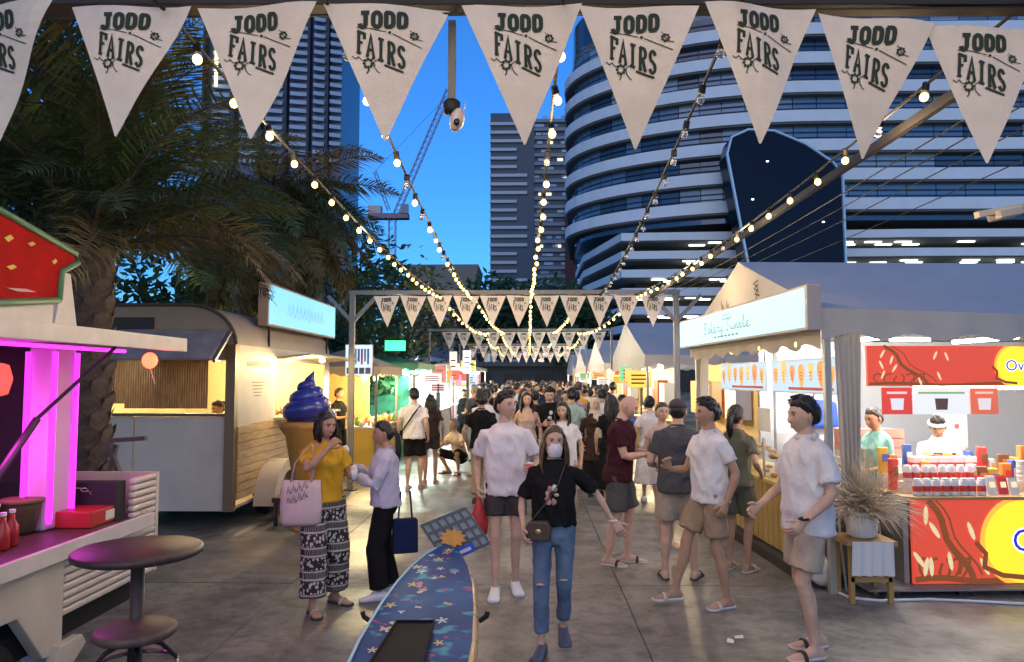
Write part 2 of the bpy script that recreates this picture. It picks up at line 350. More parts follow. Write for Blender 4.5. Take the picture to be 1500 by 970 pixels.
    # ---- clothes
    def top(s, hem=.84, sleeve=.62, inf=.020, rsl=.060, vox=.012, fold=.015, seed=1, collar=0, neck=1.452, boxy=.0, arms=True, flare=0):
        mb = MB(); prof = []
        for z, rx, ry, o in (TORSO_F if s.f else TORSO):
            if z < .9 or z > neck: continue
            bx = boxy * sstep(1.36, 1.28, z); prof.append((z, max(rx * s.bulk, (.162 if not s.f else .142) * bx) + inf * (1 if z < 1.4 else .6), max(ry * s.bulk, .108 * bx) + inf * (1 if z < 1.4 else .7), o))
        z, rx, ry, o = prof[0]; prof = [(hem, rx + .006 + flare, ry + .008 + flare, o), ((hem + z) / 2, rx + .004 + flare * .6, ry + .006 + flare * .6, o)] + prof
        if neck > 1.4: prof.append((1.462, .072 * s.bulk, .068 * s.bulk, .012))
        s.torso(mb, rows=prof)
        if arms:
            for sh, el, wr, d, n, c in s.arms:
                cen = s.T(V((0, .01, 1.38)))
                if sleeve <= 1: pts = [lerp(cen, sh, .3) - V((0, 0, .03)), lerp(cen, sh, .72) - V((0, 0, .012)), sh - V((0, 0, .012)), lerp(sh, el, sleeve * .5), lerp(sh, el, sleeve)]; rr = [.05, .067, .062, rsl, rsl * 1.06]
                else: pts = [lerp(cen, sh, .3) - V((0, 0, .03)), lerp(cen, sh, .72) - V((0, 0, .012)), sh - V((0, 0, .012)), lerp(sh, el, .5), el, lerp(el, wr, .45), lerp(el, wr, sleeve - 1)]; rr = [.05, .067, .062, rsl, rsl * .92, rsl * .85, rsl * .68]
                mb.tube(pts, [x * (.9 if s.f else 1) * s.bulk for x in rr], 12)
        out = voxel(mb, vox, 2, fold, seed)
        return out
    def bottom(s, length=.8, rt=.098, rb=.100, vox=.013, fold=.009, seed=2, waist=.98, inf=.010):
        """length: 0..1 of the thigh, 1..2 down to the ankle"""
        mb = MB(); s.torso(mb, rows=[(z, rx * s.bulk + inf, ry * s.bulk + inf, o) for z, rx, ry, o in (TORSO_F if s.f else TORSO) if .79 < z < waist + .02])
        for h, k, a, fd, p in s.legs:
            if length <= 1: pts = [h + V((0, 0, .03)), lerp(h, k, .2), lerp(h, k, length * .6), lerp(h, k, length)]; rr = [rt, rt, lerp(rt, rb, .6), rb]
            else: pts = [h + V((0, 0, .03)), lerp(h, k, .2), lerp(h, k, .6), k, lerp(k, a, (length - 1) * .5), lerp(k, a, length - 1)]; rr = [rt, rt, lerp(rt, rb, .4), lerp(rt, rb, .8), rb, rb * 1.02]
            mb.tube(pts, [x * s.bulk for x in rr], 14)
        return voxel(mb, vox, 2, fold, seed)
    def skirt(s, z1=.45, r1=.24, fold=.012, seed=3, waist=1.02):
        mb = MB(); s.torso(mb, rows=[(z1, r1, r1 * .85, 0), (lerp(z1, .86, .5), lerp(r1, .19, .5), lerp(r1, .15, .5), .005), (.86, .19, .145, .006), (.95, .178, .13, .01), (waist, .15, .108, 0)]); return voxel(mb, .014, 2, fold, seed)
SKINS = {'fair': (.56, .36, .26), 'tan': (.42, .25, .165), 'brown': (.32, .18, .115), 'pink': (.60, .36, .28)}
def skin_mats(k):
    c = SKINS[k]
    return [mat('skin_' + k, c, .55, var=.22, vscale=7, spec=.3, bump=.12, bscale=90), mat('eye_dark', (.012, .009, .008), .3), mat('eye_white', (.6, .58, .56), .3), mat('lip_' + k, (c[0] * .80, c[1] * .60, c[2] * .62), .45)]
HAIRC = {'black': (.010, .009, .009), 'brown': (.045, .022, .012), 'blond': (.16, .085, .035), 'caramel': (.085, .045, .020), 'grey': (.22, .21, .20)}
def hair_mat(k): return mat('hair_' + k, HAIRC[k], .42, var=.5, vscale=60, stretch=(1, 1, .12), bump=.5, bscale=160, spec=.5)
def put_person(label, px, py=None, d=None, face=0, H=1.7, skin='tan', female=False, bulk=1.0, pose=None, hair=('short', 'black'), top=None, bottom=None, shoes=None, group='people near the stalls', low=False, vox=.012, x=None, z=0, name='person'):
    """feet at pixel (px, py) on the ground; FACE: degrees, 0 towards the camera, 90 to +X"""
    if x is not None: loc = V((x, d, z))
    elif py is not None: loc = W(px, py, Z=0)
    else: loc = W(px, 700, Y=d); loc.z = z
    t = thing(name, label, 'person', loc, R(face), group); k = H / 1.74; t.scale = (k, k, k)
    bulk *= .95; F = Fig(pose or {}, female, bulk)
    body = F.skin(.02 if low else vox, low).build('body', skin_mats(skin), t, True)
    if hair and hair[0] not in ('bald', 'hijab'):
        F.hair(hair[0], seed=sum(map(ord, label)) % 97 + 1, low=low, length=(hair[2] if len(hair) > 2 else .3), thick=(hair[3] if len(hair) > 3 else .015 if hair[0] in ('long', 'bob', 'pony', 'bun') else .022)).build('hair', hair_mat(hair[1]), t, True)
    if hair and hair[0] == 'hijab': F.hijab().build('headscarf', cloth(*hair[1]), t, True)
    if top: 
        kw = dict(top[1]); F.top(vox=.02 if low else .012, seed=len(label), **kw).build('shirt', top[0], t, True)
        if kw.get('neck', 1.45) > 1.4 and (not hair or hair[0] != 'hijab'):
            q_ = (.058 if female else .066) * bulk; MB().tube([F.T(V((q_ * math.cos(a), .010 + q_ * math.sin(a), 1.462 + .012 * math.sin(a)))) for a in [2 * math.pi * j / 22 for j in range(23)]], .0085, 7).build('neckband', top[0], t, True)
    if bottom:
        kind, m, kw = bottom
        (F.skirt(**kw) if kind == 'skirt' else F.bottom(vox=.02 if low else .013, seed=len(label) + 3, **kw)).build(kind, m, t, True)
    if shoes:
        kind, m, m2 = shoes
        for i in (0, 1):
            mb = MB()
            if kind == 'sandal':
                F.foot(mb, i, sole=.018, mi=1); h, kk, a, fd, p = F.legs[i]; sd = V((-fd.y, fd.x, 0)); o = V((a.x, a.y, a.z - .085)) + fd * .10
                mb.tube([o + sd * math.cos(b) * .049 + V((0, 0, .008 + .052 * math.sin(b))) for b in [math.pi * q / 8 for q in range(9)]], .016, 6, 0, flat=.35)
            else:
                F.foot(mb, i, .009, 0); F.foot(mb, i, sole=.022, mi=1)
            mb.build(kind, [m, m2], t, True)
    return t, F
# ------------------------------------------------------------------ ground and paving
def concrete(name, c, seed):
    m = bpy.data.materials.new(name); m.use_nodes = True; n, l = m.node_tree.nodes, m.node_tree.links; b = n['Principled BSDF']
    tc = n.new('ShaderNodeNewGeometry'); P = tc.outputs['Position']
    def nz(sc, det=5, ro=.6):
        t = n.new('ShaderNodeTexNoise'); t.inputs['Scale'].default_value = sc; t.inputs['Detail'].default_value = det; t.inputs['Roughness'].default_value = ro; l.new(P, t.inputs['Vector']); return t.outputs[0]
    def ramp(src, p0, c0, p1, c1):
        r = n.new('ShaderNodeValToRGB'); e = r.color_ramp.elements; e[0].position, e[1].position = p0, p1; e[0].color = (*c0, 1); e[1].color = (*c1, 1); l.new(src, r.inputs[0]); return r.outputs[0]
    def mixc(a, bb, f, mode='MULTIPLY'):
        x = n.new('ShaderNodeMix'); x.data_type = 'RGBA'; x.blend_type = mode
        if isinstance(f, float): x.inputs['Factor'].default_value = f
        else: l.new(f, x.inputs['Factor'])
        l.new(a, x.inputs['A']); l.new(bb, x.inputs['B']); return x.outputs['Result']
    base = ramp(nz(.7, 6, .65), .28, tuple(x * .62 for x in c), .72, tuple(x * 1.15 for x in c))
    spots = ramp(nz(7, 4, .7), .36, (.50, .48, .46), .56, (1, 1, 1)); fine = ramp(nz(95, 2), .25, (.8, .8, .8), .75, (1.1, 1.1, 1.1))
    vo = n.new('ShaderNodeTexVoronoi'); vo.inputs['Scale'].default_value = 2.3; l.new(P, vo.inputs['Vector'])
    stain = ramp(nz(1.9, 6, .72), .40, (.52, .50, .47), .53, (1, 1, 1))
    gum = ramp(vo.outputs['Distance'], .035, (.55, .55, .55), .05, (1, 1, 1))
    l.new(mixc(mixc(mixc(mixc(base, spots, .8), fine, 1.0), gum, .8), stain, .75), b.inputs['Base Color'])
    wet = n.new('ShaderNodeMapRange'); wet.inputs['From Min'].default_value = .40; wet.inputs['From Max'].default_value = .62; wet.inputs['To Min'].default_value = .30; wet.inputs['To Max'].default_value = .72
    l.new(nz(.55, 4, .55), wet.inputs[0]); l.new(wet.outputs[0], b.inputs['Roughness']); b.inputs['Specular IOR Level'].default_value = .5
    bp = n.new('ShaderNodeBump'); bp.inputs['Strength'].default_value = .25; bp.inputs['Distance'].default_value = .01; l.new(nz(60, 4), bp.inputs['Height']); l.new(bp.outputs[0], b.inputs['Normal'])
    return m
GCON = concrete('worn_concrete', (.23, .222, .21), 1); GDK = concrete('dark_ground', (.09, .088, .085), 2)
MB().add([(-900, -60, -.03), (900, -60, -.03), (900, 1500, -.03), (-900, 1500, -.03)], [(0, 1, 2, 3)]).build('ground', GDK, kind='structure')
pav = tag(link('pavement', None), kind='structure')
pm = MB().b2((.004, .004, -.028), (2.996, 3.996, 0)).mesh('slab', GCON)
for i in range(-3, 5):
    for j in range(-3, 15):
        s_ = link('slab', pm, pav, (.82 + 3 * i, 6.86 + 4 * (j - 1), random.uniform(-.002, .002)))

# ------------------------------------------------------------------ distant buildings
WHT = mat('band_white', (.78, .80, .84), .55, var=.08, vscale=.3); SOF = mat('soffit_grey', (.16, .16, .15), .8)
GLA = [mat('glass_dark', (.03, .045, .085), .1, spec=.9), mat('glass_blue', (.10, .17, .28), .15, spec=.9), mat('glass_pale', (.26, .34, .45), .2, spec=.8)]
MUL = mat('mullion', (.03, .035, .05), .5); LAMPW = glow('tube', (.95, 1, .92), 3.0)
OB = thing('office_building', 'huge curved office block with white bands and dark ribbon windows', 'building', (40, 100, 0))
def apath(n=16):
    p = [(95, 100)] + [(40 + 12 * k, 100) for k in (3, 2, 1)] + [(40 - 34 * math.sin(math.pi / 2 * i / n), 121 - 21 * math.cos(math.pi / 2 * i / n)) for i in range(n + 1)] + [(8, 142), (95, 142)]
    return [(x - 40, y - 100) for x, y in p]
def off(path, d):
    c = V((30, 25)); out = []
    n = len(path)
    for i, (x, y) in enumerate(path):
        a, b = V(path[i - 1]), V(path[(i + 1) % n]); t = (b - a).normalized(); nn = V((t.y, -t.x))
        if nn.dot(c - V((x, y))) < 0: nn = -nn
        out.append((x + nn.x * d, y + nn.y * d))
    return out
def slab(path, z0, z1, name, m, parent):
    mb = MB(); n = len(path); mb.add([(x, y, z0) for x, y in path] + [(x, y, z1) for x, y in path], [tuple(range(n)), tuple(range(2 * n - 1, n - 1, -1))] + [(i, n + i, n + (i + 1) % n, (i + 1) % n) for i in range(n)])
    return mb.build(name, m, parent)
AP = apath(); PK = [(x - 40, y - 100) for x, y in [(95, 101), (52, 101), (13, 103), (9, 122), (9, 142), (95, 142)]]
slab(off(AP, 1.6), 23.6, 60, 'glass_core', GLA[0], OB); slab(off(PK, 6), 0, 24, 'parking_core', mat('parking_dark', (.05, .055, .05), .8), OB)
panes = [MB().b2((-.5, -.06, -.5), (.5, .06, .5)).mesh('pane', g) for g in GLA]
zb = [25.6 + 4.1 * k for k in range(9)]
def walk(path, a, b, step):
    pts = [V(p) for p in path[a:b]]; out = []; carry = 0
    for p, q in zip(pts, pts[1:]):
        L = (q - p).length; k = max(1, round(L / step))
        for i in range(k): out.append((p + (q - p) * ((i + .5) / k), (q - p) / L, L / k))
    return out
rnd = random.Random(3)
for k, z in enumerate(zb):
    sh = 0 if k < 7 else (k - 6) * 1.6
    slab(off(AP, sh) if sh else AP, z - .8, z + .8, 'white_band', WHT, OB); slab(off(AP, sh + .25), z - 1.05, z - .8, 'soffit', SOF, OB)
    prevm = 0
    for c, t, L in walk(off(AP, 1.35 + sh), 1, 21, 4.4):
        if rnd.random() < .45: prevm = rnd.choice((0, 0, 1, 1, 1, 2))
        o = link('pane', panes[prevm], OB, (c.x, c.y, z + 1.95)); o.scale = (L - .12, 1, 2.2); o.rotation_euler = (0, 0, math.atan2(t.y, t.x))
    for dz in (1.35, 2.1): 
        p = off(AP, 1.1 + sh); MB().tube([(x, y, z + dz) for x, y in p[:21]], .07, 5).build('rail', MUL, OB)
lmp = MB().b2((-1.1, -.25, -.06), (1.1, .25, .06)).mesh('ceiling_light', LAMPW)
for k, z in enumerate((21.7, 19.1, 16.5, 13.9, 11.3, 8.7)):
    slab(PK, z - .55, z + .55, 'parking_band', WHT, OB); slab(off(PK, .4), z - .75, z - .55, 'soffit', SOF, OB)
    for r_, dy in enumerate((3.2, 5.2)):
        for i in range(15):
            x = 14 + i * 4.3 + rnd.uniform(-.6, .6) + r_ * 1.6
            if rnd.random() < .62: link('ceiling_light', lmp, OB, (x - 40, dy, z - .84))
sh = [(31, 0), (25.8, 31), (26.4, 33.2), (28.6, 34.2), (32, 34), (36, 32.2), (39.4, 29.8), (40.6, 28), (40.8, 0)]
SHD = thing('glass_lobby_tower', 'dark round-topped glass volume with silver edge before the banded office block', 'building', (33, 97, 0))
MB().prism([(x - 33, z) for x, z in sh], (0, 0, 0), (1, 0, 0), (0, 0, 1), 4).build('glass_wall', mat('glass_navy', (.008, .013, .028), .25, spec=.12), SHD)
MB().tube([(x - 33, -2.1, z) for x, z in sh], .22, 6).build('silver_edge', mat('silver_edge', (.5, .55, .6), .3, .6), SHD)
for x, z in ((29, 25), (36, 25.5), (31, 30), (38, 22)): MB().ell((x - 33, -2.05, z), (.18, .05, .1), 8, 5).build('lamp', LAMPW, SHD)

CT = thing('residential_tower', 'tall grey apartment tower striped by pale balconies beside the curved office block', 'building', (0, 265, 0))
MB().b2((-14, 0, 0), (2, 22, 99)).b2((1.9, 1.2, 0), (14.6, 22, 96)).build('core', mat('tower_dark', (.07, .085, .12), .5), CT)
pale = mat('balcony_pale', (.50, .52, .56), .7); grey = mat('balcony_grey', (.24, .25, .29), .7)
lb = MB().b2((-14.2, -.9, -.55), (-.6, .2, .55)).mesh('balcony', pale); lb2 = MB().b2((-14.2, -.9, -.55), (-4.4, .2, .55)).mesh('balcony', pale); rb = MB().b2((0, .2, -.6), (14.8, 1.4, .6)).mesh('balcony', grey)
wl_ = [MB().b2((-1, -.1, -.5), (1, .1, .5)).mesh('window', g) for g in (glow('far_window', (1, .85, .6), .9), GLA[1], GLA[2])]
for k in range(30):
    link('balcony', lb if (k // 3) % 2 else lb2, CT, (0, 0, 3.2 * k + 2)); link('balcony', rb, CT, (0, 0, 3.2 * k + 3.4))
    for q in range(3): link('window', wl_[0 if rnd.random() < .12 else rnd.choice((1, 2))], CT, (rnd.uniform(2.5, 13.5), 1.0, 3.2 * k + 5.0))
MB().b2((13.2, -2, 0), (17.5, 12, 66)).build('stair_core', mat('maroon_core', (.075, .022, .025), .7), CT)
LT = thing('high_rise_tower', 'blue glass high-rise with slanted balcony columns behind the palm fronds', 'building', (-100, 280, 0))
MB().b2((-27, 0, 0), (27, 30, 172)).build('core', mat('tower_navy', (.06, .09, .17), .25), LT)
bal = MB().prism([(-3.2, 0), (3.2, 0), (3.2, -.9), (-3.2, -2.6)], (0, 0, 0), (1, 0, 0), (0, 1, 0), 1.5).mesh('balcony', mat('balcony_blue', (.42, .50, .62), .5))
for k in range(26, 51):
    for x in (-20, -9, 1, 10.5, 18.5, 25): link('balcony', bal, LT, (x, -.05, 3.3 * k)).scale = (.62 if x > 15 else .95, 1, 1)
for x in (-26.5, -14.5, -4, 5.8, 14.6, 22): MB().b2((x - .5, -3, 0), (x + .5, .3, 172)).build('fin', mat('fin_dark', (.03, .035, .06), .6), LT)
q = W(318, 52, Y=276) - LT.location; q2 = W(318, 126, Y=276) - LT.location
MB().b2((q.x - .5, q.y - .4, q2.z), (q.x + .5, q.y + .4, q.z)).build('facade_light', glow('facade', (1, .85, .45), 1.6), LT)
LB = thing('low_pavilion', 'low building with flared beige roof band below the tower crane', 'building', (-10.8, 90, 0))
MB().prism([(-4.2, 0), (4.2, 0), (4.2, 12), (-4.2, 12)], (0, 4, 0), (1, 0, 0), (0, 0, 1), 7.6).build('wall', mat('lb_wall', (.06, .08, .13), .4), LB)
MB().prism([(-3.9, 11.9), (3.9, 11.9), (4.6, 15.8), (-4.6, 15.8)], (0, 4, 0), (1, 0, 0), (0, 0, 1), 9).build('roof', mat('lb_roof', (.22, .19, .15), .8), LB)
for i in range(9): MB().b2((-3.7 + i * .83, .02, 8.6), (-3.1 + i * .83, .16, 11.4)).build('window', GLA[1 + i % 2], LB)
CR = thing('tower_crane', 'red and white luffing tower crane against the blue sky', 'crane', (-37.6, 200, 0)); CM = mat('crane_red', (.30, .20, .24), .6)
def lattice(a, b, w, seg, name, parent):
    a, b = V(a), V(b); d = (b - a).normalized(); s_ = d.cross(V((0, 1, 0))).normalized() * w; t_ = V((0, 1, 0)) * w; mb = MB(); cs = [s_ + t_, s_ - t_, -s_ - t_, -s_ + t_]
    for c in cs: mb.bar(a + c, b + c, .16)
    for i in range(seg):
        p, q = lerp(a, b, i / seg), lerp(a, b, (i + 1) / seg)
        for k in range(4): mb.bar(p + cs[k], q + cs[(k + 1) % 4], .10)
    return mb.build(name, CM, parent)
lattice((0, 0, 0), (0, 0, 46), .9, 22, 'mast', CR); lattice((1, 0, 47), (15.5, 0, 82), .7, 22, 'jib', CR); lattice((-1, 0, 48), (-5, 0, 59), .4, 7, 'back_frame', CR)
MB().b2((-6.5, -1.5, 45.6), (4.5, 1.5, 47)).build('slewing_platform', CM, CR); MB().b2((-6.6, -1.2, 46.9), (-3, 1.2, 49.2)).build('counterweight', mat('crane_white', (.6, .5, .5), .7), CR); MB().b2((2.6, -1.9, 46.9), (4.6, -.2, 49.4)).build('cab', GLA[0], CR)
MB().bar((-5, 0, 59), (14.8, 0, 80), .07).build('cable', MUL, CR)

# ------------------------------------------------------------------ trees
BARK = mat('palm_bark', (.13, .10, .08), .9, var=.5, vscale=9, bump=.8, bscale=25); BARK2 = mat('tree_bark', (.07, .055, .04), .9, var=.4)
def leafmat(name, c): return mat('leaf_' + name, c, .5, var=.5, vscale=3, spec=.35)
LFP = leafmat('palm', (.055, .084, .030)); LFD = leafmat('dry_palm', (.16, .125, .045)); LFG = leafmat('green', (.030, .075, .022)); LFO = leafmat('olive', (.08, .09, .03))  # dry frond colour is brightened in place of warm bulb light
def frond_mesh(L, droop, nl, ll, seed, m):
    r = random.Random(seed); mb = MB(); pts = []; ang = 0; p = V((0, 0, 0)); 
    for i in range(13):
        pts.append(p.copy()); t = i / 12; ang = -droop * t ** 1.5; p = p + V((math.cos(ang), 0, math.sin(ang))) * (L / 12)
    mb.tube(pts, [lerp(.030, .004, i / 12) for i in range(13)], 5, 1)
    for i in range(nl):
        t = .13 + .86 * i / nl; k = min(11, int(t * 12)); q = lerp(pts[k], pts[k + 1], t * 12 - k); d = (pts[k + 1] - pts[k]).normalized()
        for sg in (1, -1):
            l_ = ll * (math.sin(math.pi * min(1, t * .9 + .14)) ** .7) * r.uniform(.8, 1.1); a = r.uniform(.55, .85)
            dr = (d * a + V((0, sg, 0)) * (1 - a * .35) + V((0, 0, r.uniform(-.05, .45)))).normalized(); w = .018; sd = d * w
            m1 = q + dr * l_ * .5; e = q + dr * l_ + V((0, 0, -l_ * r.uniform(.18, .5))); mb.add([q - sd * .5, q + sd * .5, m1 + sd, m1 - sd, e], [(0, 1, 2, 3), (3, 2, 4)], 0)
    return mb.mesh('frond', [m, BARK2])
def palm(label, base, crown_z, n, L, els, seed, ms, tr=.17, droop=(1.0, 1.6), lop=1.0):
    t = thing('palm_tree', label, 'palm tree', (base[0], base[1], 0)); r = random.Random(seed); mb = MB(); k = int(crown_z / .085); rings = []
    for i in range(k + 1):
        z = crown_z * i / k; rr = tr * (1.12 - .2 * i / k); rings.append([V((math.cos(a) * rr, math.sin(a) * rr, z)) for a in [2 * math.pi * j / 14 for j in range(14)]])
    mb.loft(rings).build('trunk', BARK, t, True)
    sc = MB().add([(-.10, 0, -.05), (.10, 0, -.05), (.085, .035, .10), (0, .065, .17), (-.085, .035, .10), (0, -.03, .02)], [(0, 1, 2, 3, 4), (0, 5, 1), (1, 5, 2), (2, 5, 3), (3, 5, 4), (4, 5, 0)]).mesh('leaf_scar', BARK)
    nn = 0
    for i in range(int(crown_z / .15)):
        for j in range(7):
            if nn > 190: break
            a = 2 * math.pi * (j + (i % 2) * .5) / 7; z = .1 + i * .15; rr = tr * (1.10 - .2 * z / crown_z); nn += 1
            o = link('leaf_scar', sc, t, (math.cos(a) * rr, math.sin(a) * rr, z)); o.rotation_euler = (R(r.uniform(-12, 4)), 0, a - math.pi / 2)
    vm = [frond_mesh(L, r.uniform(*droop), 64, L * .22, seed + q, ms[q % len(ms)]) for q in range(5)]
    for i in range(n):
        o = link('frond', vm[i % 5], t, (0, 0, crown_z - .02 + .1 * r.random())); a = 2 * math.pi * (i * .381966) + r.uniform(-.2, .2); e = lerp(els[0], els[1], (i + r.random()) / n)
        o.rotation_euler = (r.uniform(-.5, .5), -R(e), a); s_ = r.uniform(.8, 1.1) * (lop if math.cos(a) > .2 else 1); o.scale = (s_, s_, s_)
    return t
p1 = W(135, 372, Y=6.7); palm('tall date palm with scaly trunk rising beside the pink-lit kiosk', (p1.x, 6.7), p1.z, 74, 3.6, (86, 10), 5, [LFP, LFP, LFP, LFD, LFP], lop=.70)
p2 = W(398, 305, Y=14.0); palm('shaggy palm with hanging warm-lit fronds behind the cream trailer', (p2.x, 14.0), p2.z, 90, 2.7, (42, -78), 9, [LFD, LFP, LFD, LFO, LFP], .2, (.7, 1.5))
def tree(label, x, y, h, rad, m, n=900, seed=1, leaf=.16, trunk=.14, group='trees behind the stalls', low=.35):
    t = thing('tree', label, 'tree', (x, y, 0), 0, group); r = random.Random(seed); mb = MB(); cz = h - rad[2]
    mb.tube([(0, 0, 0), (.05, .02, h * .3), (-.03, .05, cz)], [trunk, trunk * .75, trunk * .5], 8)
    for i in range(6):
        a = r.uniform(0, 6.3); mb.tube([(0, 0, h * .3), (math.cos(a) * rad[0] * .35, math.sin(a) * rad[1] * .35, cz - .1 * h), (math.cos(a) * rad[0] * .7, math.sin(a) * rad[1] * .7, cz + r.uniform(-.3, .5) * rad[2])], [trunk * .5, trunk * .3, trunk * .1], 5)
    mb.build('trunk', BARK2, t, True); lb_ = MB(); cl = []
    for i in range(max(10, n // 40)):
        d = V((r.gauss(0, 1), r.gauss(0, 1), r.gauss(0, 1))).normalized() * r.uniform(.35, 1) ** .5; cl.append((V((d.x * rad[0], d.y * rad[1], cz + d.z * rad[2])), r.uniform(.12, .3) * min(rad)))
    for i in range(n):
        c, cr = cl[i % len(cl)]; p = c + V((r.gauss(0, 1), r.gauss(0, 1), r.gauss(0, .7))) * cr; u = V((r.gauss(0, 1), r.gauss(0, 1), r.gauss(0, .6))).normalized(); v = u.orthogonal().normalized(); s_ = leaf * r.uniform(.6, 1.3)
        lb_.add([p - u * s_, p + v * s_ * .45, p + u * s_, p - v * s_ * .45], [(0, 1, 2, 3)])
    tag(lb_.build('crown', m, t), kind='stuff'); return t
q = W(262, 400, Y=15); tree('dark leafy tree lit green behind the trailer roof', q.x, 15, q.z + 1.1, (1.6, 1.3, 1.3), LFG, 1800, 1, .13)
q = W(596, 455, Y=24); tree('olive-leaved tree standing behind the green-lit stall', q.x - .6, 24, q.z + 1.7, (2.1, 1.8, 2.2), LFO, 2600, 2, .16)
q = W(545, 450, Y=20); tree('dark dense tree between the shaggy palm and the green-lit stall', q.x - .3, 20, q.z + 1.6, (1.7, 1.5, 2.0), LFG, 2400, 3, .14)
for i, (px, py, Y, rr, lab) in enumerate(((705, 410, 66, 4.5, 'distant dark tree left of the striped apartment tower'), (745, 405, 72, 4, 'distant dark tree at the foot of the striped apartment tower'), (800, 408, 70, 4.6, 'distant dark tree before the maroon stair core'), (835, 428, 62, 3.6, 'distant dark tree below the curved office block'))):
    q = W(px, py, Y=Y); tree(lab, q.x, Y, q.z, (rr, rr * .8, rr * .8), LFG, 1500, 11 + i, .4, .3, 'trees at the far end of the market')
q = W(775, 535, Y=64); PV = thing('far_hall', 'dark low hall closing the far end of the market lane', 'building', (q.x, 64, 0))
MB().b2((-9, 0, 0), (9, 6, 2.9)).build('wall', mat('hall_wall', (.035, .04, .045), .7), PV); MB().b2((-9.5, -.6, 2.9), (9.5, 6.4, 3.3)).build('roof', mat('hall_roof', (.06, .07, .08), .6), PV)
for i in range(6): MB().b2((-7.6 + i * 2.7, -.08, .9), (-6 + i * 2.7, .02, 2.3)).build('window', mat('hall_glass', (.02, .025, .03), .5, spec=.2), PV)
# ------------------------------------------------------------------ hand-drawn lettering as mitred ribbons
def ribbon(mb, pts, w, f, dz, mi=0):
    pts = [V(p) for p in pts]; n = len(pts); Lp, Rp = [], []; closed = (pts[0] - pts[-1]).length < 1e-6
    for i in range(n):
        a = pts[i - 1] if i else (pts[-2] if closed else pts[0]); b = pts[i + 1] if i < n - 1 else (pts[1] if closed else pts[-1])
        d1 = (pts[i] - a); d2 = (b - pts[i]); d1 = d1.normalized() if d1.length > 1e-9 else d2.normalized(); d2 = d2.normalized() if d2.length > 1e-9 else d1
        t = (d1 + d2); t = t.normalized() if t.length > 1e-6 else d1; nn = V((-t.y, t.x)); k = 1 / max(.45, nn.dot(V((-d1.y, d1.x)))) * w / 2
        Lp.append(pts[i] + nn * k); Rp.append(pts[i] - nn * k)
    vs = [f(p.x, p.y, dz) for p in Lp] + [f(p.x, p.y, dz) for p in Rp]
    mb.add(vs, [(i, i + 1, n + i + 1, n + i) for i in range(n - 1)], mi)
def arc(cx, cy, rx, ry, a0, a1, n=7): return [(cx + rx * math.cos(R(lerp(a0, a1, i / n))), cy + ry * math.sin(R(lerp(a0, a1, i / n)))) for i in range(n + 1)]
GLY = {'J': [[(.2, .96), (.95, .96)], [(.62, .92), (.62, .28)] + arc(.36, .28, .26, .24, 0, -180, 6)], 'O': [arc(.5, .68, .33, .28, 0, 180) + arc(.5, .3, .33, .26, 180, 360) + [(.83, .68)]],
       'D': [[(.2, .98), (.2, .02)], [(.1, .95)] + [(.5, .95)] + arc(.5, .66, .33, .29, 90, 0, 4) + arc(.5, .32, .33, .28, 0, -90, 4) + [(.1, .04)]],
       'F': [[(.3, .98), (.3, .02)], [(.1, .95), (.92, .95), (.92, .72)], [(.3, .52), (.72, .52)], [(.1, .04), (.55, .04)]], 'A': [[(.15, .04), (.5, .98), (.85, .04)], [(.3, .34), (.7, .34)], [(.02, .04), (.32, .04)], [(.68, .04), (.98, .04)]],
       'I': [[(.5, .98), (.5, .02)], [(.2, .95), (.8, .95)], [(.2, .05), (.8, .05)]], 'R': [[(.25, .98), (.25, .02)], [(.1, .95), (.55, .95)] + arc(.55, .73, .27, .22, 90, -90, 6) + [(.25, .51)], [(.5, .5), (.82, .05), (.98, .05)], [(.08, .04), (.45, .04)]],
       'S': [arc(.5, .73, .3, .22, 20, 200, 6) + [(.35, .55), (.65, .45)] + arc(.5, .27, .3, .22, 20, -160, 6)]}
def word(mb, txt, x0, x1, z0, h, slope, w, f, mi=0):
    cw = (x1 - x0) / len(txt); k = 0
    for i, ch in enumerate(txt):
        for st in GLY[ch]:
            pts = [(x0 + cw * (i + .06 + p[0] * .88), z0 + h * p[1] + slope * (x0 + cw * (i + p[0]) - x0)) for p in st]; ribbon(mb, pts, w, f, .0002 * (k % 5), mi); k += 1
FH, FW = .525, .445
def flag_bend(seed):
    r = random.Random(seed); a, b, c = r.uniform(-.02, .02), r.uniform(-.06, .06), r.uniform(.008, .020)
    return lambda x, z, dz=0: V((x, a * math.sin(x * 9 + seed) + b * (z / FH) ** 2 + c * math.cos(x * 14 + z * 6 + seed) - .0035 - dz if dz is not None else a * math.sin(x * 9 + seed) + b * (z / FH) ** 2 + c * math.cos(x * 14 + z * 6 + seed), z))
INK = mat('flag_ink', (.018, .032, .026), .85); FLAG = mat('flag_canvas', (.60, .545, .49), .9, var=.10, vscale=7, bump=.3, bscale=300, spec=.1)
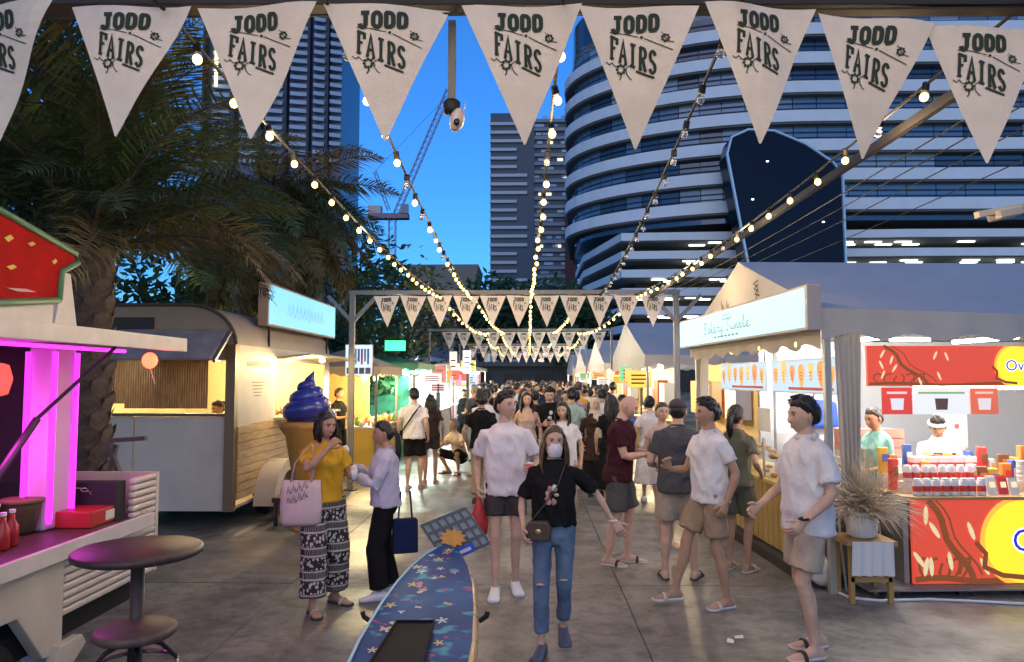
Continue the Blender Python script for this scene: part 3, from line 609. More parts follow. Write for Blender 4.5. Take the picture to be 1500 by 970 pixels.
def flag_meshes(seed, detail=True):
    g = flag_bend(seed); mb = MB(); nz = 12
    for i in range(nz):
        for j in range(8):
            q = []
            for (ii, jj) in ((i, j), (i, j + 1), (i + 1, j + 1), (i + 1, j)):
                z = -FH * ii / nz; hw = FW / 2 * (1 - ii / nz * .985); q.append(g(-hw + 2 * hw * jj / 8, z, None))
            mb.add(q, [(0, 1, 2, 3)])
    cl = mb.mesh('cloth', FLAG, True); ink = MB()
    word(ink, 'JODD', -.100, .078, -.096, .060, .02, .0165, g)
    word(ink, 'FAIRS', -.108, .072, -.190, .088, -.38, .0112, g)
    ribbon(ink, [(-.005, -.238), (.028, -.252), (.062, -.266)], .008, g, .001); ribbon(ink, [(.022, -.118), (.07, -.142), (.125, -.168)], .0035, g, .001)
    ribbon(ink, [(-.105, -.094), (-.06, -.098), (.0, -.112)], .003, g, .001)
    def blob(x, z, r1, dz=.0012): ink.add([g(x + r1 * math.cos(a), z + r1 * math.sin(a), dz) for a in [k * 1.0472 for k in range(6)]], [(0, 1, 2, 3, 4, 5)])
    blob(.012, -.114, .006)
    r = random.Random(4)
    for k in range(7): a = k * .9; blob(.098 + .012 * math.cos(a), -.122 + .012 * math.sin(a), .0055, .0012 + k * .0001); 
    ribbon(ink, [(.083, -.10), (.092, -.112), (.1, -.126), (.115, -.136), (.128, -.138)], .003, g, .0022)
    for k in range(8): a = k * .8; blob(-.062 + .014 * math.cos(a), -.232 + .016 * math.sin(a), .006, .0014 + k * .0001)
    ribbon(ink, [(-.118, -.206), (-.105, -.216), (-.096, -.207), (-.085, -.220), (-.072, -.222)], .0032, g, .001); ribbon(ink, [(-.062, -.24), (-.06, -.258), (-.066, -.272)], .004, g, .001)
    ribbon(ink, [(-.03, -.216), (-.042, -.228), (-.04, -.246), (-.028, -.264), (-.02, -.268)], .0032, g, .001)
    return cl, ink.mesh('lettering', INK)
FM = [flag_meshes(s_) for s_ in (1, 2, 3, 4, 5, 6, 7)]
BEAM = mat('steel_beam_dark', (.016, .014, .014), .6, var=.2); BEAML = mat('steel_beam_pale', (.16, .16, .16), .5, var=.15); CORD = mat('cord_dark', (.012, .012, .013), .6)
ROWS = [2.78, 12.5, 22.3, 32.0, 41.8]; BZ = 3.285
names = ['first', 'second', 'third', 'fourth', 'fifth']
for k, Y in enumerate(ROWS):
    xs0, xs1 = (-4.2, 4.4) if k == 0 else (-3.08, 2.55)
    fr = thing('overhead_beam', ['dark steel beam overhead carrying the large lettered flags', 'pale steel beam with braced posts across the lane carrying flags', 'steel beam across the lane in the third row of flags', 'steel beam across the lane in the fourth row of flags', 'farthest steel beam across the lane carrying flags'][k], 'beam', (0, Y, 0), 0, 'beams across the lane'); fr['kind'] = 'thing'
    MB().b2((xs0, -.05, BZ + .02), (xs1, .05, BZ + (.14 if k == 0 else .09))).build('crossbar', BEAM if k == 0 else BEAML, fr, bev=.006).rotation_euler = (0, .012 if k == 0 else 0, 0)
    for x in (xs0 + .06, xs1 - .06):
        pw_ = .045 if k < 2 else .03; MB().b2((x - pw_, -pw_, 0), (x + pw_, pw_, BZ + .019)).build('post', BEAML if k else BEAM, fr, bev=.006); MB().b2((x - .11, -.11, 0), (x + .11, .11, .012)).build('base_plate', BEAM, fr)
        if k == 1:
            for s_ in (-1, 1): MB().bar((x, 0, BZ - .45), (x + s_ * .42, 0, BZ + .0), .06).build('brace', BEAML, fr)
    MB().tube([(xs0, -.03, BZ - .004), (xs1, -.03, BZ - .004)], .006, 5).build('flag_cord', CORD, fr)
    x = -2.2 if k == 0 else -2.42; i = 0
    cens = [W(px, 60, Y=Y).x for px in (15, 205, 387, 572, 765, 932, 1106, 1270, 1427)] if k == 0 else [-2.42 + .452 * q for q in range(11)]
    for i, x in enumerate(cens):
        lab = 'cream JODD FAIRS pennant on the dark beam, ' + ['cut off beside the date palm fronds', 'between the palm fronds and the first bulb', 'covering part of the blue high-rise', 'beside the hanging camera towards the high-rise', 'beside the hanging camera above the striped tower', 'before the rounded corner of the office block', 'above the round-topped glass volume', '', ''][i] if k == 0 else 'cream pennant printed JODD FAIRS in the %s row from the dark beam' % names[k]
        if k == 0 and i in (7, 8): lab = ['cream pennant printed JODD FAIRS with its side edge curled, sagging off the dark beam', 'cream pennant printed JODD FAIRS warmly lit at one edge, sagging beside the curled one'][i - 7]
        f = thing('pennant_flag', lab, 'flag', (x, Y - .075, BZ - .012 - (.02 + .03 * (i - 6) if k == 0 and i > 6 else 0) + (.012 - .012 * x if k == 0 else 0)), R(random.uniform(-5, 5)), '%s row of pennant flags' % names[k])
        cl, ink = FM[(i * 3 + k) % 7]; link('cloth', cl, f); link('lettering', ink, f)
        f.rotation_euler = (R(random.uniform(-3, 3)), R(random.uniform(-2, 2) + (4 if k == 0 and i > 6 else 0)), R(random.uniform(-6, 6)))
        if k == 0: f.scale = (1.07 if i < 4 else 1.02 if i < 6 else .97, 1, 1.0)

# ------------------------------------------------------------------ festoon strings
BULB = glow('festoon', (1, .62, .13), 5); BULBO = mat('bulb_clear', (.75, .75, .72), .12, trans=.6, spec=.6); SOCK = mat('bulb_socket', (.012, .012, .012), .5)
bl = MB().ell((0, 0, -.062), (.020, .020, .022), 10, 8).mesh('bulb', BULB, True); blo = MB().ell((0, 0, -.062), (.020, .020, .022), 10, 8).mesh('bulb', BULBO, True); blf = MB().ell((0, 0, -.05), (.027, .027, .03), 7, 5).mesh('bulb', glow('festoon_far', (1, .64, .15), 4), True)
sk = MB().lathe([(.008, .012), (.017, .008), (.018, -.028), (.014, -.034)], 8).mesh('socket', SOCK)
def string(label, a, b, sag, n, lit, near=True, group='festoon light strings'):
    a, b = V(a), V(b); P = lambda t: lerp(a, b, t) - V((0, 0, sag * 4 * t * (1 - t))); t_ = thing('festoon_string', label, 'string lights', a, 0, group)
    MB().tube([P(i / 24) - a for i in range(25)], .008 if near else .012, 5).build('wire', CORD, t_)
    for i in range(n):
        p = P((i + .5) / n) - a
        on = lit(i)
        o = link('bulb', (bl if on else blo) if near else blf, t_, p); o.rotation_euler = (R(random.uniform(-14, 14)), R(random.uniform(-14, 14)), 0)
        if near: link('socket', sk, o)
    if any(lit(i) for i in range(n)):
        m = 4 if near else 2
        for i in range(m): lamp('bulb_light', t_, P((i + .5) / m) - a - V((0, 0, .10)), (15 if near else 17) * (.4 if a.y < 0 else 1) * (.6 if not lit(0) else 1), (1, .70, .36), .12)
XS = [(-1.40, -1.50), (-.76, -.98), (.13, .03), (.80, 1.20), (1.88, 1.80)]
on1 = [lambda i: True, lambda i: i % 2 == 1 or i > 13, lambda i: i != 3, lambda i: False, lambda i: i % 7 != 2]
what = ['warm festoon string running past the shaggy palm', 'half-lit festoon string with dark sockets beside the hanging camera', 'lit festoon string down the middle of the lane', 'unlit festoon string of clear bulbs before the curved office block', 'lit festoon string alongside the dark rail above the bakery tent']
for k, (xa, xb) in enumerate(XS):
    string(what[k], (xa, ROWS[0], BZ + .01), (xb, ROWS[1], BZ + .01), .13, 22, on1[k])
    string('festoon string behind the dark overhead beam over the viewer', (xa, -6.8, BZ + .01), (xa, ROWS[0] - .05, BZ + .01), .16, 14, lambda i: True, True, 'festoon strings over the viewer')  # out-of-view bay of lit strings, added as fill on near fronts
for b in range(1, 4):
    for k, x in enumerate((-1.5, -.95, .03, .9, 1.8)):
        x2 = x * (.9 if b == 1 else 1); string('lit festoon string sagging between the %s and %s rows of flags' % (names[b], names[b + 1]), (x * (1 if b == 1 else .9), ROWS[b], BZ), (x2 * .9, ROWS[b + 1], BZ), .22 if k in (0, 4) else .12, 14 if b == 1 else 10, lambda i: True, False, 'festoon strings beyond the pale beam')
for s_, lab in ((2.06, 'dark steel rail running along the lane above the bakery tent'),):
    MB().b2((s_ - .018, -6, BZ - .06), (s_ + .018, 12.44, BZ - .01)).build('overhead_rail', BEAM, label=lab, cat='rail')
for i, (x, dz) in enumerate(((2.30, .02), (2.55, .06), (2.85, .1), (3.3, .12))):
    MB().tube([(x, .5 + j * 1.0, BZ + dz - .08 * math.sin(math.pi * j / 12)) for j in range(13)], .0045, 5).build('cable', CORD, label='thin black cable strung along the lane over the bakery tent', cat='cable', group='cables over the bakery tent')
# hanging camera and floodlight arm
c = W(666, 8, Y=2.95); CC = thing('hanging_camera', 'white dome camera hanging on a grey bracket from the overhead beam', 'camera', (c.x, 2.86, BZ + .02))
MB().b2((-.018, -.018, -.36), (.018, .018, 0)).build('bracket_pole', mat('bracket_grey', (.16, .165, .16), .5), CC, bev=.003); MB().lathe([(.03, -.40), (.042, -.39), (.042, -.35), (.03, -.34)], 16).build('joint', BEAM, CC, True)
rot = Matrix.Rotation(R(20), 3, 'Y') @ Matrix.Rotation(R(-20), 3, 'X'); mb = MB(); mb.ell((.028, -.02, -.43), (.034, .05, .052), 14, 10, 0, rot).build('housing', mat('cctv_white', (.6, .52, .46), .4), CC, True); MB().ell((.03, -.062, -.45), (.016, .01, .016), 10, 7).build('lens', mat('lens_black', (.01, .01, .01), .1), CC, True)
CC.scale = (.82, .82, .95); MB().tube([(.05, 0, -.39), (.064, 0, -.37), (.068, -.01, -.35)], .003, 5).build('antenna', mat('cctv_white'), CC)
c = W(1436, 315, Y=4.2); FLD = thing('floodlight', 'cream floodlight on a grey arm reaching in beside the pennants', 'floodlight', (3.6, 4.2, 0)); g_ = mat('arm_cream', (.5, .44, .36), .5)
MB().b2((-.05, -.05, 0), (.05, .05, 3.1)).build('post', BEAML, FLD, bev=.005); MB().bar((-.04, 0, 2.98), (c.x - 3.6 - .02, 0, c.z), .05, .035).build('arm', g_, FLD); MB().box((c.x - 3.6 + .14, 0, c.z + .005), (.14, .12, .05), 0, Matrix.Rotation(R(-12), 3, 'Y')).build('lamp_head', g_, FLD, bev=.008)
# ------------------------------------------------------------------ left: pink-lit kiosk trailer
CRM = mat('cream_paint', (.58, .53, .44), .5, var=.14, vscale=3, bump=.08, bscale=8); CRM2 = mat('cream_siding', (.62, .55, .48), .5, var=.1, vscale=4)
WOODD = mat('wood_dark', (.075, .042, .033), .42, var=.4, vscale=5, stretch=(1, 8, 1), bump=.15); RUB = mat('rubber', (.012, .012, .012), .8)
K = thing('pink_lit_kiosk', 'cream trailer kiosk glowing pink with dark wooden counter', 'kiosk', (-2.62, 3.2, 0))
WHE = mat('white_edge', (.62, .58, .55), .5, var=.12); NEON = glow('neon_pink', (.9, .03, .85), 1.3); PINKW = mat('kiosk_wall', (.62, .40, .60), .6)
# counter edge at x=0 (local), lane side; body behind it
MB().b2((-1.5, -1.2, .92), (.02, 1.86, .955)).build('counter', WOODD, K, bev=.004)
MB().b2((.021, -1.2, .875), (.05, 1.87, .965)).build('counter_edge', WHE, K, bev=.004)
MB().prism([(-1.2, .42), (-.1, .42), (.08, .60), (.25, .65), (.62, .64), (.84, .36), (1.0, .34), (1.0, .874), (-1.2, .874)], (-.05, 0, 0), (0, 1, 0), (0, 0, 1), .07).build('front_panel', CRM, K, bev=.006)
MB().prism([(.86, .30), (1.0, .24), (1.16, .34), (1.12, .40), (.92, .40)], (.0, 0, 0), (0, 1, 0), (0, 0, 1), .06).build('panel_foot', CRM, K, bev=.006)
for i in range(15):
    z = .535 + i * .0455; zz = .0455
    if z + zz > .88: MB().b2((-.06, 1.72, z), (-.005 - .012, 2.02, z + zz - .008)).build('siding_board', CRM2, K, bev=.012)
    else: MB().b2((-.06, 1.005, z), (-.005 - .012, 2.02, z + zz - .008)).build('siding_board', CRM2, K, bev=.012)
MB().b2((-1.5, 2.021, .53), (-.02, 2.06, 1.215)).build('end_panel', CRM2, K); MB().b2((-1.5, -1.2, .38), (-.10, 2.02, .53)).build('chassis', RUB, K)
MB().b2((-1.1, 1.60, .956), (-.07, 1.71, 1.2)).build('back_ledge', mat('ledge_dark', (.02, .02, .022), .6), K)
wh = MB().lathe([(.12, -.07), (.27, -.08), (.29, 0), (.27, .08), (.12, .07)], 24); wm = wh.build('wheel', RUB, K, True); wm.location = (-.15, .45, .29); wm.rotation_euler = (0, R(90), 0)
MB().lathe([(.04, .0), (.12, .01), (.12, .03), (.03, .05)], 16).build('hub', mat('hub_grey', (.3, .3, .3), .4, .6), wm, True)
for x, y in ((-.25, 1.25), (-.55, 1.4)): MB().bar((x, y, 0), (x - .06, y + .1, .39), .05).build('jack_leg', mat('jack_grey', (.25, .25, .25), .5, .5), K)
MB().b2((-1.5, -1.2, .956), (-1.46, 1.59, 2.099)).build('back_wall', mat('kiosk_dark', (.03, .028, .03), .7), K)
MB().b2((-1.455, 1.60, 1.205), (-.60, 1.64, 2.099)).build('end_wall', mat('kiosk_dark', (.03, .028, .03), .7), K)
# post glowing pink, awning, strut
PY = 1.36
MB().b2((-.44, PY - .12, .956), (-.30, PY + .14, 2.08)).build('pink_post', PINKW, K, bev=.02)
for dx, dy in ((-.285, -.10), (-.285, .12)):
    MB().tube([(dx, PY + dy, 1.0), (dx, PY + dy, 2.04)], .016, 8).build('neon_tube', NEON, K, True)
MB().tube([(-.43, PY - .135, 1.0), (-.43, PY - .135, 2.04)], .016, 8).build('neon_tube', NEON, K, True)
MB().tube([(-.1, -1.1, 2.06), (-.1, 1.7, 2.06)], .012, 8).build('neon_tube', NEON, K, True)
lamp('neon_light', K, (-.36, PY - .42, 1.5), 8, (1, .08, .8), .15); lamp('neon_light', K, (-.3, -.2, 1.95), 2.5, (1, .1, .7), .12)
MB().b2((-1.6, -1.25, 2.10), (.12, 2.06, 2.155)).build('awning', WHE, K, bev=.006); MB().b2((.121, -1.25, 2.07), (.15, 2.07, 2.165)).build('awning_edge', WHE, K, bev=.004)
MB().tube([(-.05, 1.5, 2.08), (-.30, 1.1, 1.62)], .012, 6).tube([(-.29, 1.12, 1.64), (-.40, .84, 1.2)], .022, 8).build('gas_strut', mat('strut_dark', (.03, .02, .03), .4), K)
MB().ell((.03, 1.78, 2.0), (.05, .05, .055), 12, 8).build('red_lamp', glow('red_lamp', (1, .07, .03), 4), K, True); lamp('red_light', K, (.12, 1.78, 1.98), 1.5, (1, .1, .05), .05)
MB().bar((.03, 1.78, 1.96), (.06, 1.8, 1.84), .02, .004).build('lamp_tag', WHE, K)
# roof panel (red board with green edge)
RED = mat('sign_red', (.42, .010, .010), .75, var=.25, vscale=4, spec=.08); GRN = mat('sign_green', (.10, .22, .12), .5, var=.2)
a_ = lambda px, py: (lambda q: (q.y - 3.2, q.z))(W(px, py, X=-3.15))
SG = thing('roof_sign', 'red painted board with green rim on the kiosk roof', 'sign', (-3.15, 3.2, 0)); bp_ = [a_(-120, 250), (a_(0, 312)), a_(105, 372), a_(108, 385), a_(84, 398), a_(80, 440), a_(-120, 448)]
MB().prism(bp_, (0, 0, 0), (0, 1, 0), (0, 0, 1), .05).build('board', RED, SG)
MB().tube([(.03, y, z) for y, z in bp_[:6]] , .022, 8).build('rim', GRN, SG, True); MB().tube([(.03, bp_[5][0], bp_[5][1]), (.03, bp_[6][0], bp_[6][1])], .022, 8).build('rim', GRN, SG, True)
YEL = mat('sign_yellow', (.62, .42, .05), .5)
for px, py, w_, h_ in ((4, 350, 18, 12), (38, 358, 16, 8), (8, 392, 20, 9), (72, 384, 12, 10), (20, 425, 60, 6)):
    y, z = a_(px, py); MB().prism([(y - w_ * .002, z), (y, z - h_ * .0016), (y + w_ * .0026, z + h_ * .001), (y + w_ * .001, z + h_ * .0024)], (.031, 0, 0), (0, 1, 0), (0, 0, 1), .008).build('painted_mark', YEL if py < 400 else mat('mark_pink', (.6, .3, .3), .5), SG)
y0, z0 = a_(98, 400); MB().prism([(y0 - .12, 2.16), (y0 + .16, 2.16), (y0 + .05, z0), (y0 - .02, z0)], (-.03, 0, 0), (0, 1, 0), (0, 0, 1), .05).build('bracket', WHE, SG)
MB().b2((-.04, -1.0, 2.16), (.0, y0 - .13, bp_[5][1] - .03)).build('base_board', WHE, SG)
# things on the kiosk counter
CB = thing('cash_box', 'red box with a white label on the kiosk counter', 'box', (-2.86, 4.72, .956)); MB().b2((-.16, -.18, 0), (.16, .18, .10)).build('box_body', mat('box_red', (.45, .03, .03), .4), CB, bev=.008); MB().b2((.161, -.02, .02), (.164, .15, .08)).build('box_label', mat('label_white', (.7, .68, .55), .6), CB)
BK = thing('basket_pot', 'brown woven pot near the glowing pink post', 'pot', W(30, 782, Z=.956)); MB().lathe([(.05, 0), (.075, .02), (.10, .14), (.115, .20), (.10, .20), (.06, .03)], 18).build('pot', mat('basket_brown', (.10, .06, .03), .8, var=.4, vscale=20, stretch=(1, 1, 6)), BK, True); MB().lathe([(.112, .18), (.122, .19), (.122, .205), (.108, .21)], 18).build('rim', mat('basket_rim', (.16, .10, .05), .8), BK, True)
for i, (x, y) in enumerate([W(px, py, Z=.956).xy for px, py in ((3, 806), (16, 800), (-6, 790))]):
    b_ = thing('red_bottle', 'small red bottle beside the brown woven pot', 'bottle', (x, y, .956), 0, 'bottles on the kiosk counter'); MB().lathe([(.03, 0), (.035, .01), (.035, .11), (.014, .15), (.013, .18)], 14).build('glass', mat('bottle_red', (.35, .02, .02), .2), b_, True); MB().lathe([(.015, .181), (.016, .2), (.002, .201)], 12).build('cap', mat('cap_white', (.7, .7, .7), .5), b_)
RL = thing('red_lantern', 'round red paper lantern hanging inside the pink kiosk', 'lantern', W(8, 555, Y=4.9)); MB().lathe([(.05, -.14), (.14, -.10), (.16, 0), (.14, .09), (.05, .13)], 18).build('shade', glow('lantern_red', (1, .10, .08), .8), RL, True); MB().tube([(.1 * math.cos(a), 0, .13 + .16 * math.sin(a)) for a in [math.pi * k / 10 for k in range(11)]], .006, 5).build('handle', WHE, RL, True); MB().tube([(0, 0, .29), (0, 0, 2.10 - RL.location.z)], .004, 5).build('cord', CORD, RL)
CHN = thing('safety_chain', 'pink-lit chain draped over the red box on the counter', 'chain', (-2.66, 4.6, .97))
for i in range(16):
    t = i / 15; o = MB().tube([(.016 * math.cos(a) * 1.5, .011 * math.sin(a), 0) for a in [k * .628 for k in range(11)]], .0035, 5).build('chain_link', mat('chain_steel', (.5, .45, .45), .35, .7), CHN); o.location = (lerp(-.24, .03, t), lerp(.15, .44, t), lerp(.20, .004, t)); o.rotation_euler = (R(90 * (i % 2)), R(12), R(62))
# table and stools
TOPW = mat('table_wood', (.055, .034, .029), .38, var=.5, vscale=6, stretch=(1, 10, 1), bump=.2); BLK = mat('black_iron', (.02, .02, .02), .45, .5)
tp = W(203, 802, Z=1.04); T = thing('bar_table', 'round dark wooden bar table beside the kiosk counter', 'table', (tp.x, tp.y, 0))
MB().lathe([(.0, 1.0), (.285, 1.0), (.30, 1.01), (.30, 1.03), (.29, 1.04), (0, 1.04)], 40).build('tabletop', TOPW, T, True); MB().tube([(0, 0, .02), (0, 0, 1.0)], .032, 14).build('column', mat('column_rust', (.07, .05, .04), .5), T, True); MB().lathe([(.22, 0), (.22, .012), (.05, .03), (.04, .05)], 24).build('base', BLK, T)
tp = W(198, 918, Z=.70); S = thing('bar_stool', 'round brown stool with black wire foot ring below the bar table', 'stool', (tp.x, tp.y, 0))
MB().lathe([(0, .655), (.17, .655), (.185, .67), (.185, .69), (.17, .70), (0, .70)], 36).build('seat', mat('stool_wood', (.11, .075, .06), .45, var=.35, vscale=6, stretch=(1, 9, 1)), S, True); MB().tube([(0, 0, .3), (0, 0, .655)], .026, 10).build('column', BLK, S)
MB().tube([(.19 * math.cos(a), .19 * math.sin(a), .52) for a in [k * math.pi / 12 for k in range(25)]], .011, 6).build('foot_ring', mat('ring_chrome', (.35, .33, .33), .25, .9), S, True)
for k in range(4):
    a = k * math.pi / 2 + .6; MB().tube([(.03 * math.cos(a), .03 * math.sin(a), .64), (.12 * math.cos(a), .12 * math.sin(a), .60), (.19 * math.cos(a), .19 * math.sin(a), .52), (.22 * math.cos(a), .22 * math.sin(a), 0.005)], .012, 6).build('leg', BLK, S, True)
a_ = thing('leaning_sawhorse', 'dark wooden trestle leaning on the palm trunk', 'trestle', W(165, 700, Y=6.1) * 1.0); a_.location.z = 0
for p, q in (((-.30, 0, 1.0), (.0, .05, 1.32)), ((-.05, 0, 1.35), (.2, 0, .72)), ((.0, .02, 1.30), (-.2, 0, .0)), ((.2, 0, .74), (.22, .05, 0.0)), ((-.05, .02, 1.36), (.26, .02, 1.38))): MB().bar(p, q, .05, .035).build('beam', mat('trestle_grey', (.13, .11, .10), .8, var=.3), a_)

# ------------------------------------------------------------------ cream ice-cream trailer
TR = thing('food_trailer', 'cream vintage ice-cream trailer with lit serving window and bamboo blind', 'food trailer', (-3.65, 9.1, 0))
ROOF = mat('trailer_beige', (.36, .30, .23), .5, var=.12, vscale=2); YELI = mat('lit_interior', (.72, .60, .36), .7, var=.1); PNL = mat('trailer_panel', (.56, .49, .42), .55, var=.15, vscale=1.5)
X0, L_ = -2.6, 4.3; zr = 2.86
prof = [(0, .24), (0, 2.30)] + [(-.62 + .62 * math.cos(a), 2.30 + .50 * math.sin(a)) for a in [R(10 * k) for k in range(1, 10)]] + [(X0 + .62 - .62 * math.sin(a), 2.30 + .50 * math.cos(a)) for a in [R(10 * k) for k in range(0, 10)]] + [(X0, .24)]
rf = prof[1:-1]
MB().loft([[(x, y, z) for x, z in rf] for y in (0.03, L_)], cap=False, closed=False).loft([[(x * .985, y, z - .03) for x, z in rf] for y in (0.03, L_)], cap=False, closed=False).build('roof', ROOF, TR, True)
MB().tube([(x, 0.0, z) for x, z in rf], .022, 6).build('roof_trim', mat('trim_dark', (.10, .08, .06), .5), TR, True)
MB().add([(x, .02, z) for x, z in rf], [tuple(range(len(rf)))]).add([(x, .05, z) for x, z in rf], [tuple(range(len(rf)))]).build('gable', ROOF, TR)
MB().b2((X0 + .55, -.012, 2.43), (X0 + 1.55, .018, 2.64)).build('roof_vent', mat('vent_dark', (.035, .03, .028), .5), TR)
for i in range(4): MB().b2((X0 + .15, -.014, 2.45 + i * .05), (X0 + .5, .018, 2.475 + i * .05)).build('vent_slat', mat('trim_dark'), TR)
MB().b2((X0, .03, .24), (-1.28, .07, 1.40)).build('lower_panel', PNL, TR, bev=.006); MB().b2((-1.26, .02, .24), (-.03, .06, 1.40)).build('lower_panel', PNL, TR, bev=.006); MB().b2((X0, .0, 1.405), (-.03, .16, 1.44)).build('window_ledge', mat('trim_dark'), TR)
MB().b2((X0, .03, 2.10), (-.03, .07, 2.30)).build('header', ROOF, TR); MB().b2((-.12, -.01, .24), (.0, .10, 2.3)).build('corner_post', mat('trim_brass', (.20, .13, .07), .4, .3), TR)
for i in range(68):
    MB().b2((X0 + .12 + i * .031, .075, 1.56 if i < 34 else 1.50), (X0 + .146 + i * .031, .085, 2.11)).build('bamboo_strip', mat('bamboo', (.38, .19, .06), .6, var=.45, vscale=25, stretch=(1, 1, .2)), TR) 
aw = MB().box((X0 / 2 - .05, -.26, 2.29), (abs(X0) - .1, .60, .035), 0, Matrix.Rotation(R(38), 3, 'X')).build('hatch', mat('hatch_grey', (.34, .31, .33), .5, var=.3, vscale=5), TR, bev=.004)
MB().bar((-.06, -.50, 2.08), (-.06, -.02, 2.46), .035).build('hatch_edge', mat('hub_grey'), TR)
MB().b2((X0, .08, 1.3), (-.2, .5, 1.33)).build('inner_counter', PNL, TR)
# interior shell
MB().b2((X0, L_ - .06, .24), (-.02, L_, 2.3)).build('back_wall', YELI, TR); MB().b2((X0 - .04, .03, .24), (X0, L_, 2.3)).build('far_wall', YELI, TR); MB().b2((X0, .03, .24), (-.05, L_, .28)).build('floor', PNL, TR)
# lane side: x=0 plane, opening y 1.5..4.0, z 1.25..2.15
SIDE = mat('trailer_cream', (.55, .49, .38), .5, var=.12, vscale=3)
MB().b2((-.04, .1, 1.28), (0, 1.48, 2.30)).build('side_panel', SIDE, TR); MB().b2((-.04, 1.48, 2.12), (0, L_, 2.30)).build('side_header', SIDE, TR); MB().b2((-.04, L_ - .3, 1.28), (0, L_, 2.12)).build('side_panel', SIDE, TR)
PLK = mat('plank_wood', (.48, .34, .17), .55, var=.3, vscale=5, stretch=(6, .8, 6), bump=.2)
for i in range(9): MB().b2((-.04, .1, .36 + i * .102), (.012 + .004 * (i % 2), L_, .36 + i * .102 + .094)).build('plank', PLK, TR, bev=.004)
MB().b2((-.04, 1.4, 1.282), (.22, L_, 1.32)).build('serving_shelf', SIDE, TR, bev=.004)
MB().box((.25, 2.95, 2.2), (.5, 2.9, .03), 0, Matrix.Rotation(R(-6), 3, 'Y')).build('side_awning', mat('awning_grey', (.33, .32, .30), .5), TR, bev=.004)
g_ = mat('print_grey', (.14, .12, .10), .8)
for k in range(5): MB().b2((.001, .55 + .02 * k, 1.82 - k * .045), (.004, 1.0 - .03 * k, 1.83 - k * .045)).build('printed_line', g_, TR)
sg = MB()
for k in range(9): ribbon(sg, [(.35 + k * .10 + dx * .08, 2.02 + dz * .1) for dx, dz in ((0, .0), (.3, .9), (.5, .2), (.75, 1.0 - .1 * (k % 3)), (1, .1))], .012, lambda x, z, dz: V((.003 + dz, x, z)), .0002 * (k % 3))
sg.build('script_lettering', g_, TR)
wa = MB().lathe([(.13, -.08), (.30, -.09), (.32, 0), (.30, .09), (.13, .08)], 26).build('wheel', RUB, TR, True); wa.location = (-.02, 1.25, .32); wa.rotation_euler = (0, R(90), 0); MB().lathe([(.05, 0), (.14, .02), (.14, .06), (.04, .09)], 18).build('hub', mat('hub_grey'), wa, True)
ar = [(1.25 - .62 * math.cos(a), .20 + .56 * math.sin(a)) for a in [math.pi * k / 14 for k in range(15)]]
ai = [(1.25 - .42 * math.cos(a), .20 + .40 * math.sin(a)) for a in [math.pi * k / 14 for k in range(15)]]
mb = MB(); mb.loft([[(.02, y, z) for y, z in ar], [(.30, y, z) for y, z in ar]], cap=False, closed=False).loft([[(.30, y, z) for y, z in ar], [(.30, y, z) for y, z in ai]], cap=False, closed=False).build('fender', mat('fender_cream', (.60, .55, .45), .4, var=.1), TR, True)
for y, z in ((.9, 2.09), (2.3, 2.09), (3.6, 2.09)):
    o = MB().ell((-1.2, y, 2.2), (.06, .06, .06), 10, 7).build('lamp_globe', glow('trailer_lamp', (1, .76, .38), 14), TR, True); lamp('trailer_light', TR, (-1.0, y, 2.02), 40, (1, .74, .36), .1)
lamp('awning_light', TR, (.38, 1.9, 2.08), 48, (1, .70, .30), .1); MB().ell((.35, 2.6, 2.155), (.05, .05, .03), 10, 6).build('lamp_globe', glow('trailer_lamp', (1, .76, .38), 14), TR, True)
MB().tube([(X0 + .3, .6, 2.86), (X0 + 1.7, .6, 2.86)], .022, 8).build('roof_tube_light', glow('roof_tube', (.9, 1, .85), 14), TR, True)
# roof sign lit cyan
SB = thing('lit_roof_sign', 'pale cyan light box with faint script on the trailer roof', 'sign', (-3.6, 10.0, 0)); MB().b2((-.12, 0, 2.60), (.02, 3.5, 3.20)).build('case', mat('case_tan', (.36, .25, .17), .6), SB, bev=.006)
MB().b2((.021, .03, 2.63), (.028, 3.47, 3.17)).build('light_panel', glow('panel_cyan', (.17, .47, .66), 1.0), SB)
sc_ = MB()
for k in range(10):
    r_ = random.Random(k); ribbon(sc_, [(.8 + k * .19 + a * .16, 2.9 + b * .13 * r_.uniform(.7, 1.4)) for a, b in ((0, -.6), (.25, .5), (.45, -.2), (.6, .8), (.75, -.7), (1.05, -.5))], .016, lambda x, z, dz: V((.0285 + dz, x, z)), .0004 * (k % 3))
sc_.build('script_lettering', mat('script_blue', (.12, .35, .5), .6), SB)
for y in (.25, 3.2): MB().tube([(-.05, y, 2.32), (-.05, y, 2.62)], .018, 6).build('bracket', CORD, SB)
# giant soft-serve statue
q = W(450, 775, Z=0.0); IC = thing('ice_cream_statue', 'giant blue soft-serve swirl in an orange wafer cone beside the trailer', 'statue', (-2.78, 9.25, 0)); CON = mat('cone_orange', (.52, .25, .05), .55, var=.2, vscale=8, bump=.3, bscale=12); BLU = mat('swirl_blue', (.035, .045, .27), .25, var=.35, vscale=3, coat=.4)
MB().lathe([(.16, 0), (.16, .03), (.10, .05), (.13, .4), (.27, 1.16), (.34, 1.26), (.35, 1.32), (.31, 1.34)], 28).build('cone', CON, IC, True)
pts, rr = [], []
for i in range(90):
    t = i / 89; a = t * 3.4 * 2 * math.pi; r0 = .21 * (1 - t) ** .8; pts.append((math.cos(a) * r0, math.sin(a) * r0, 1.36 + .52 * t ** .9)); rr.append(.135 * (1 - t) ** .55 + .01)
MB().tube(pts, rr, 12).tube([(0, 0, 1.3), (0, 0, 1.75), (.02, 0, 1.86), (.07, 0, 1.97)], [.22, .11, .06, .004], 14).build('swirl', BLU, IC, True)
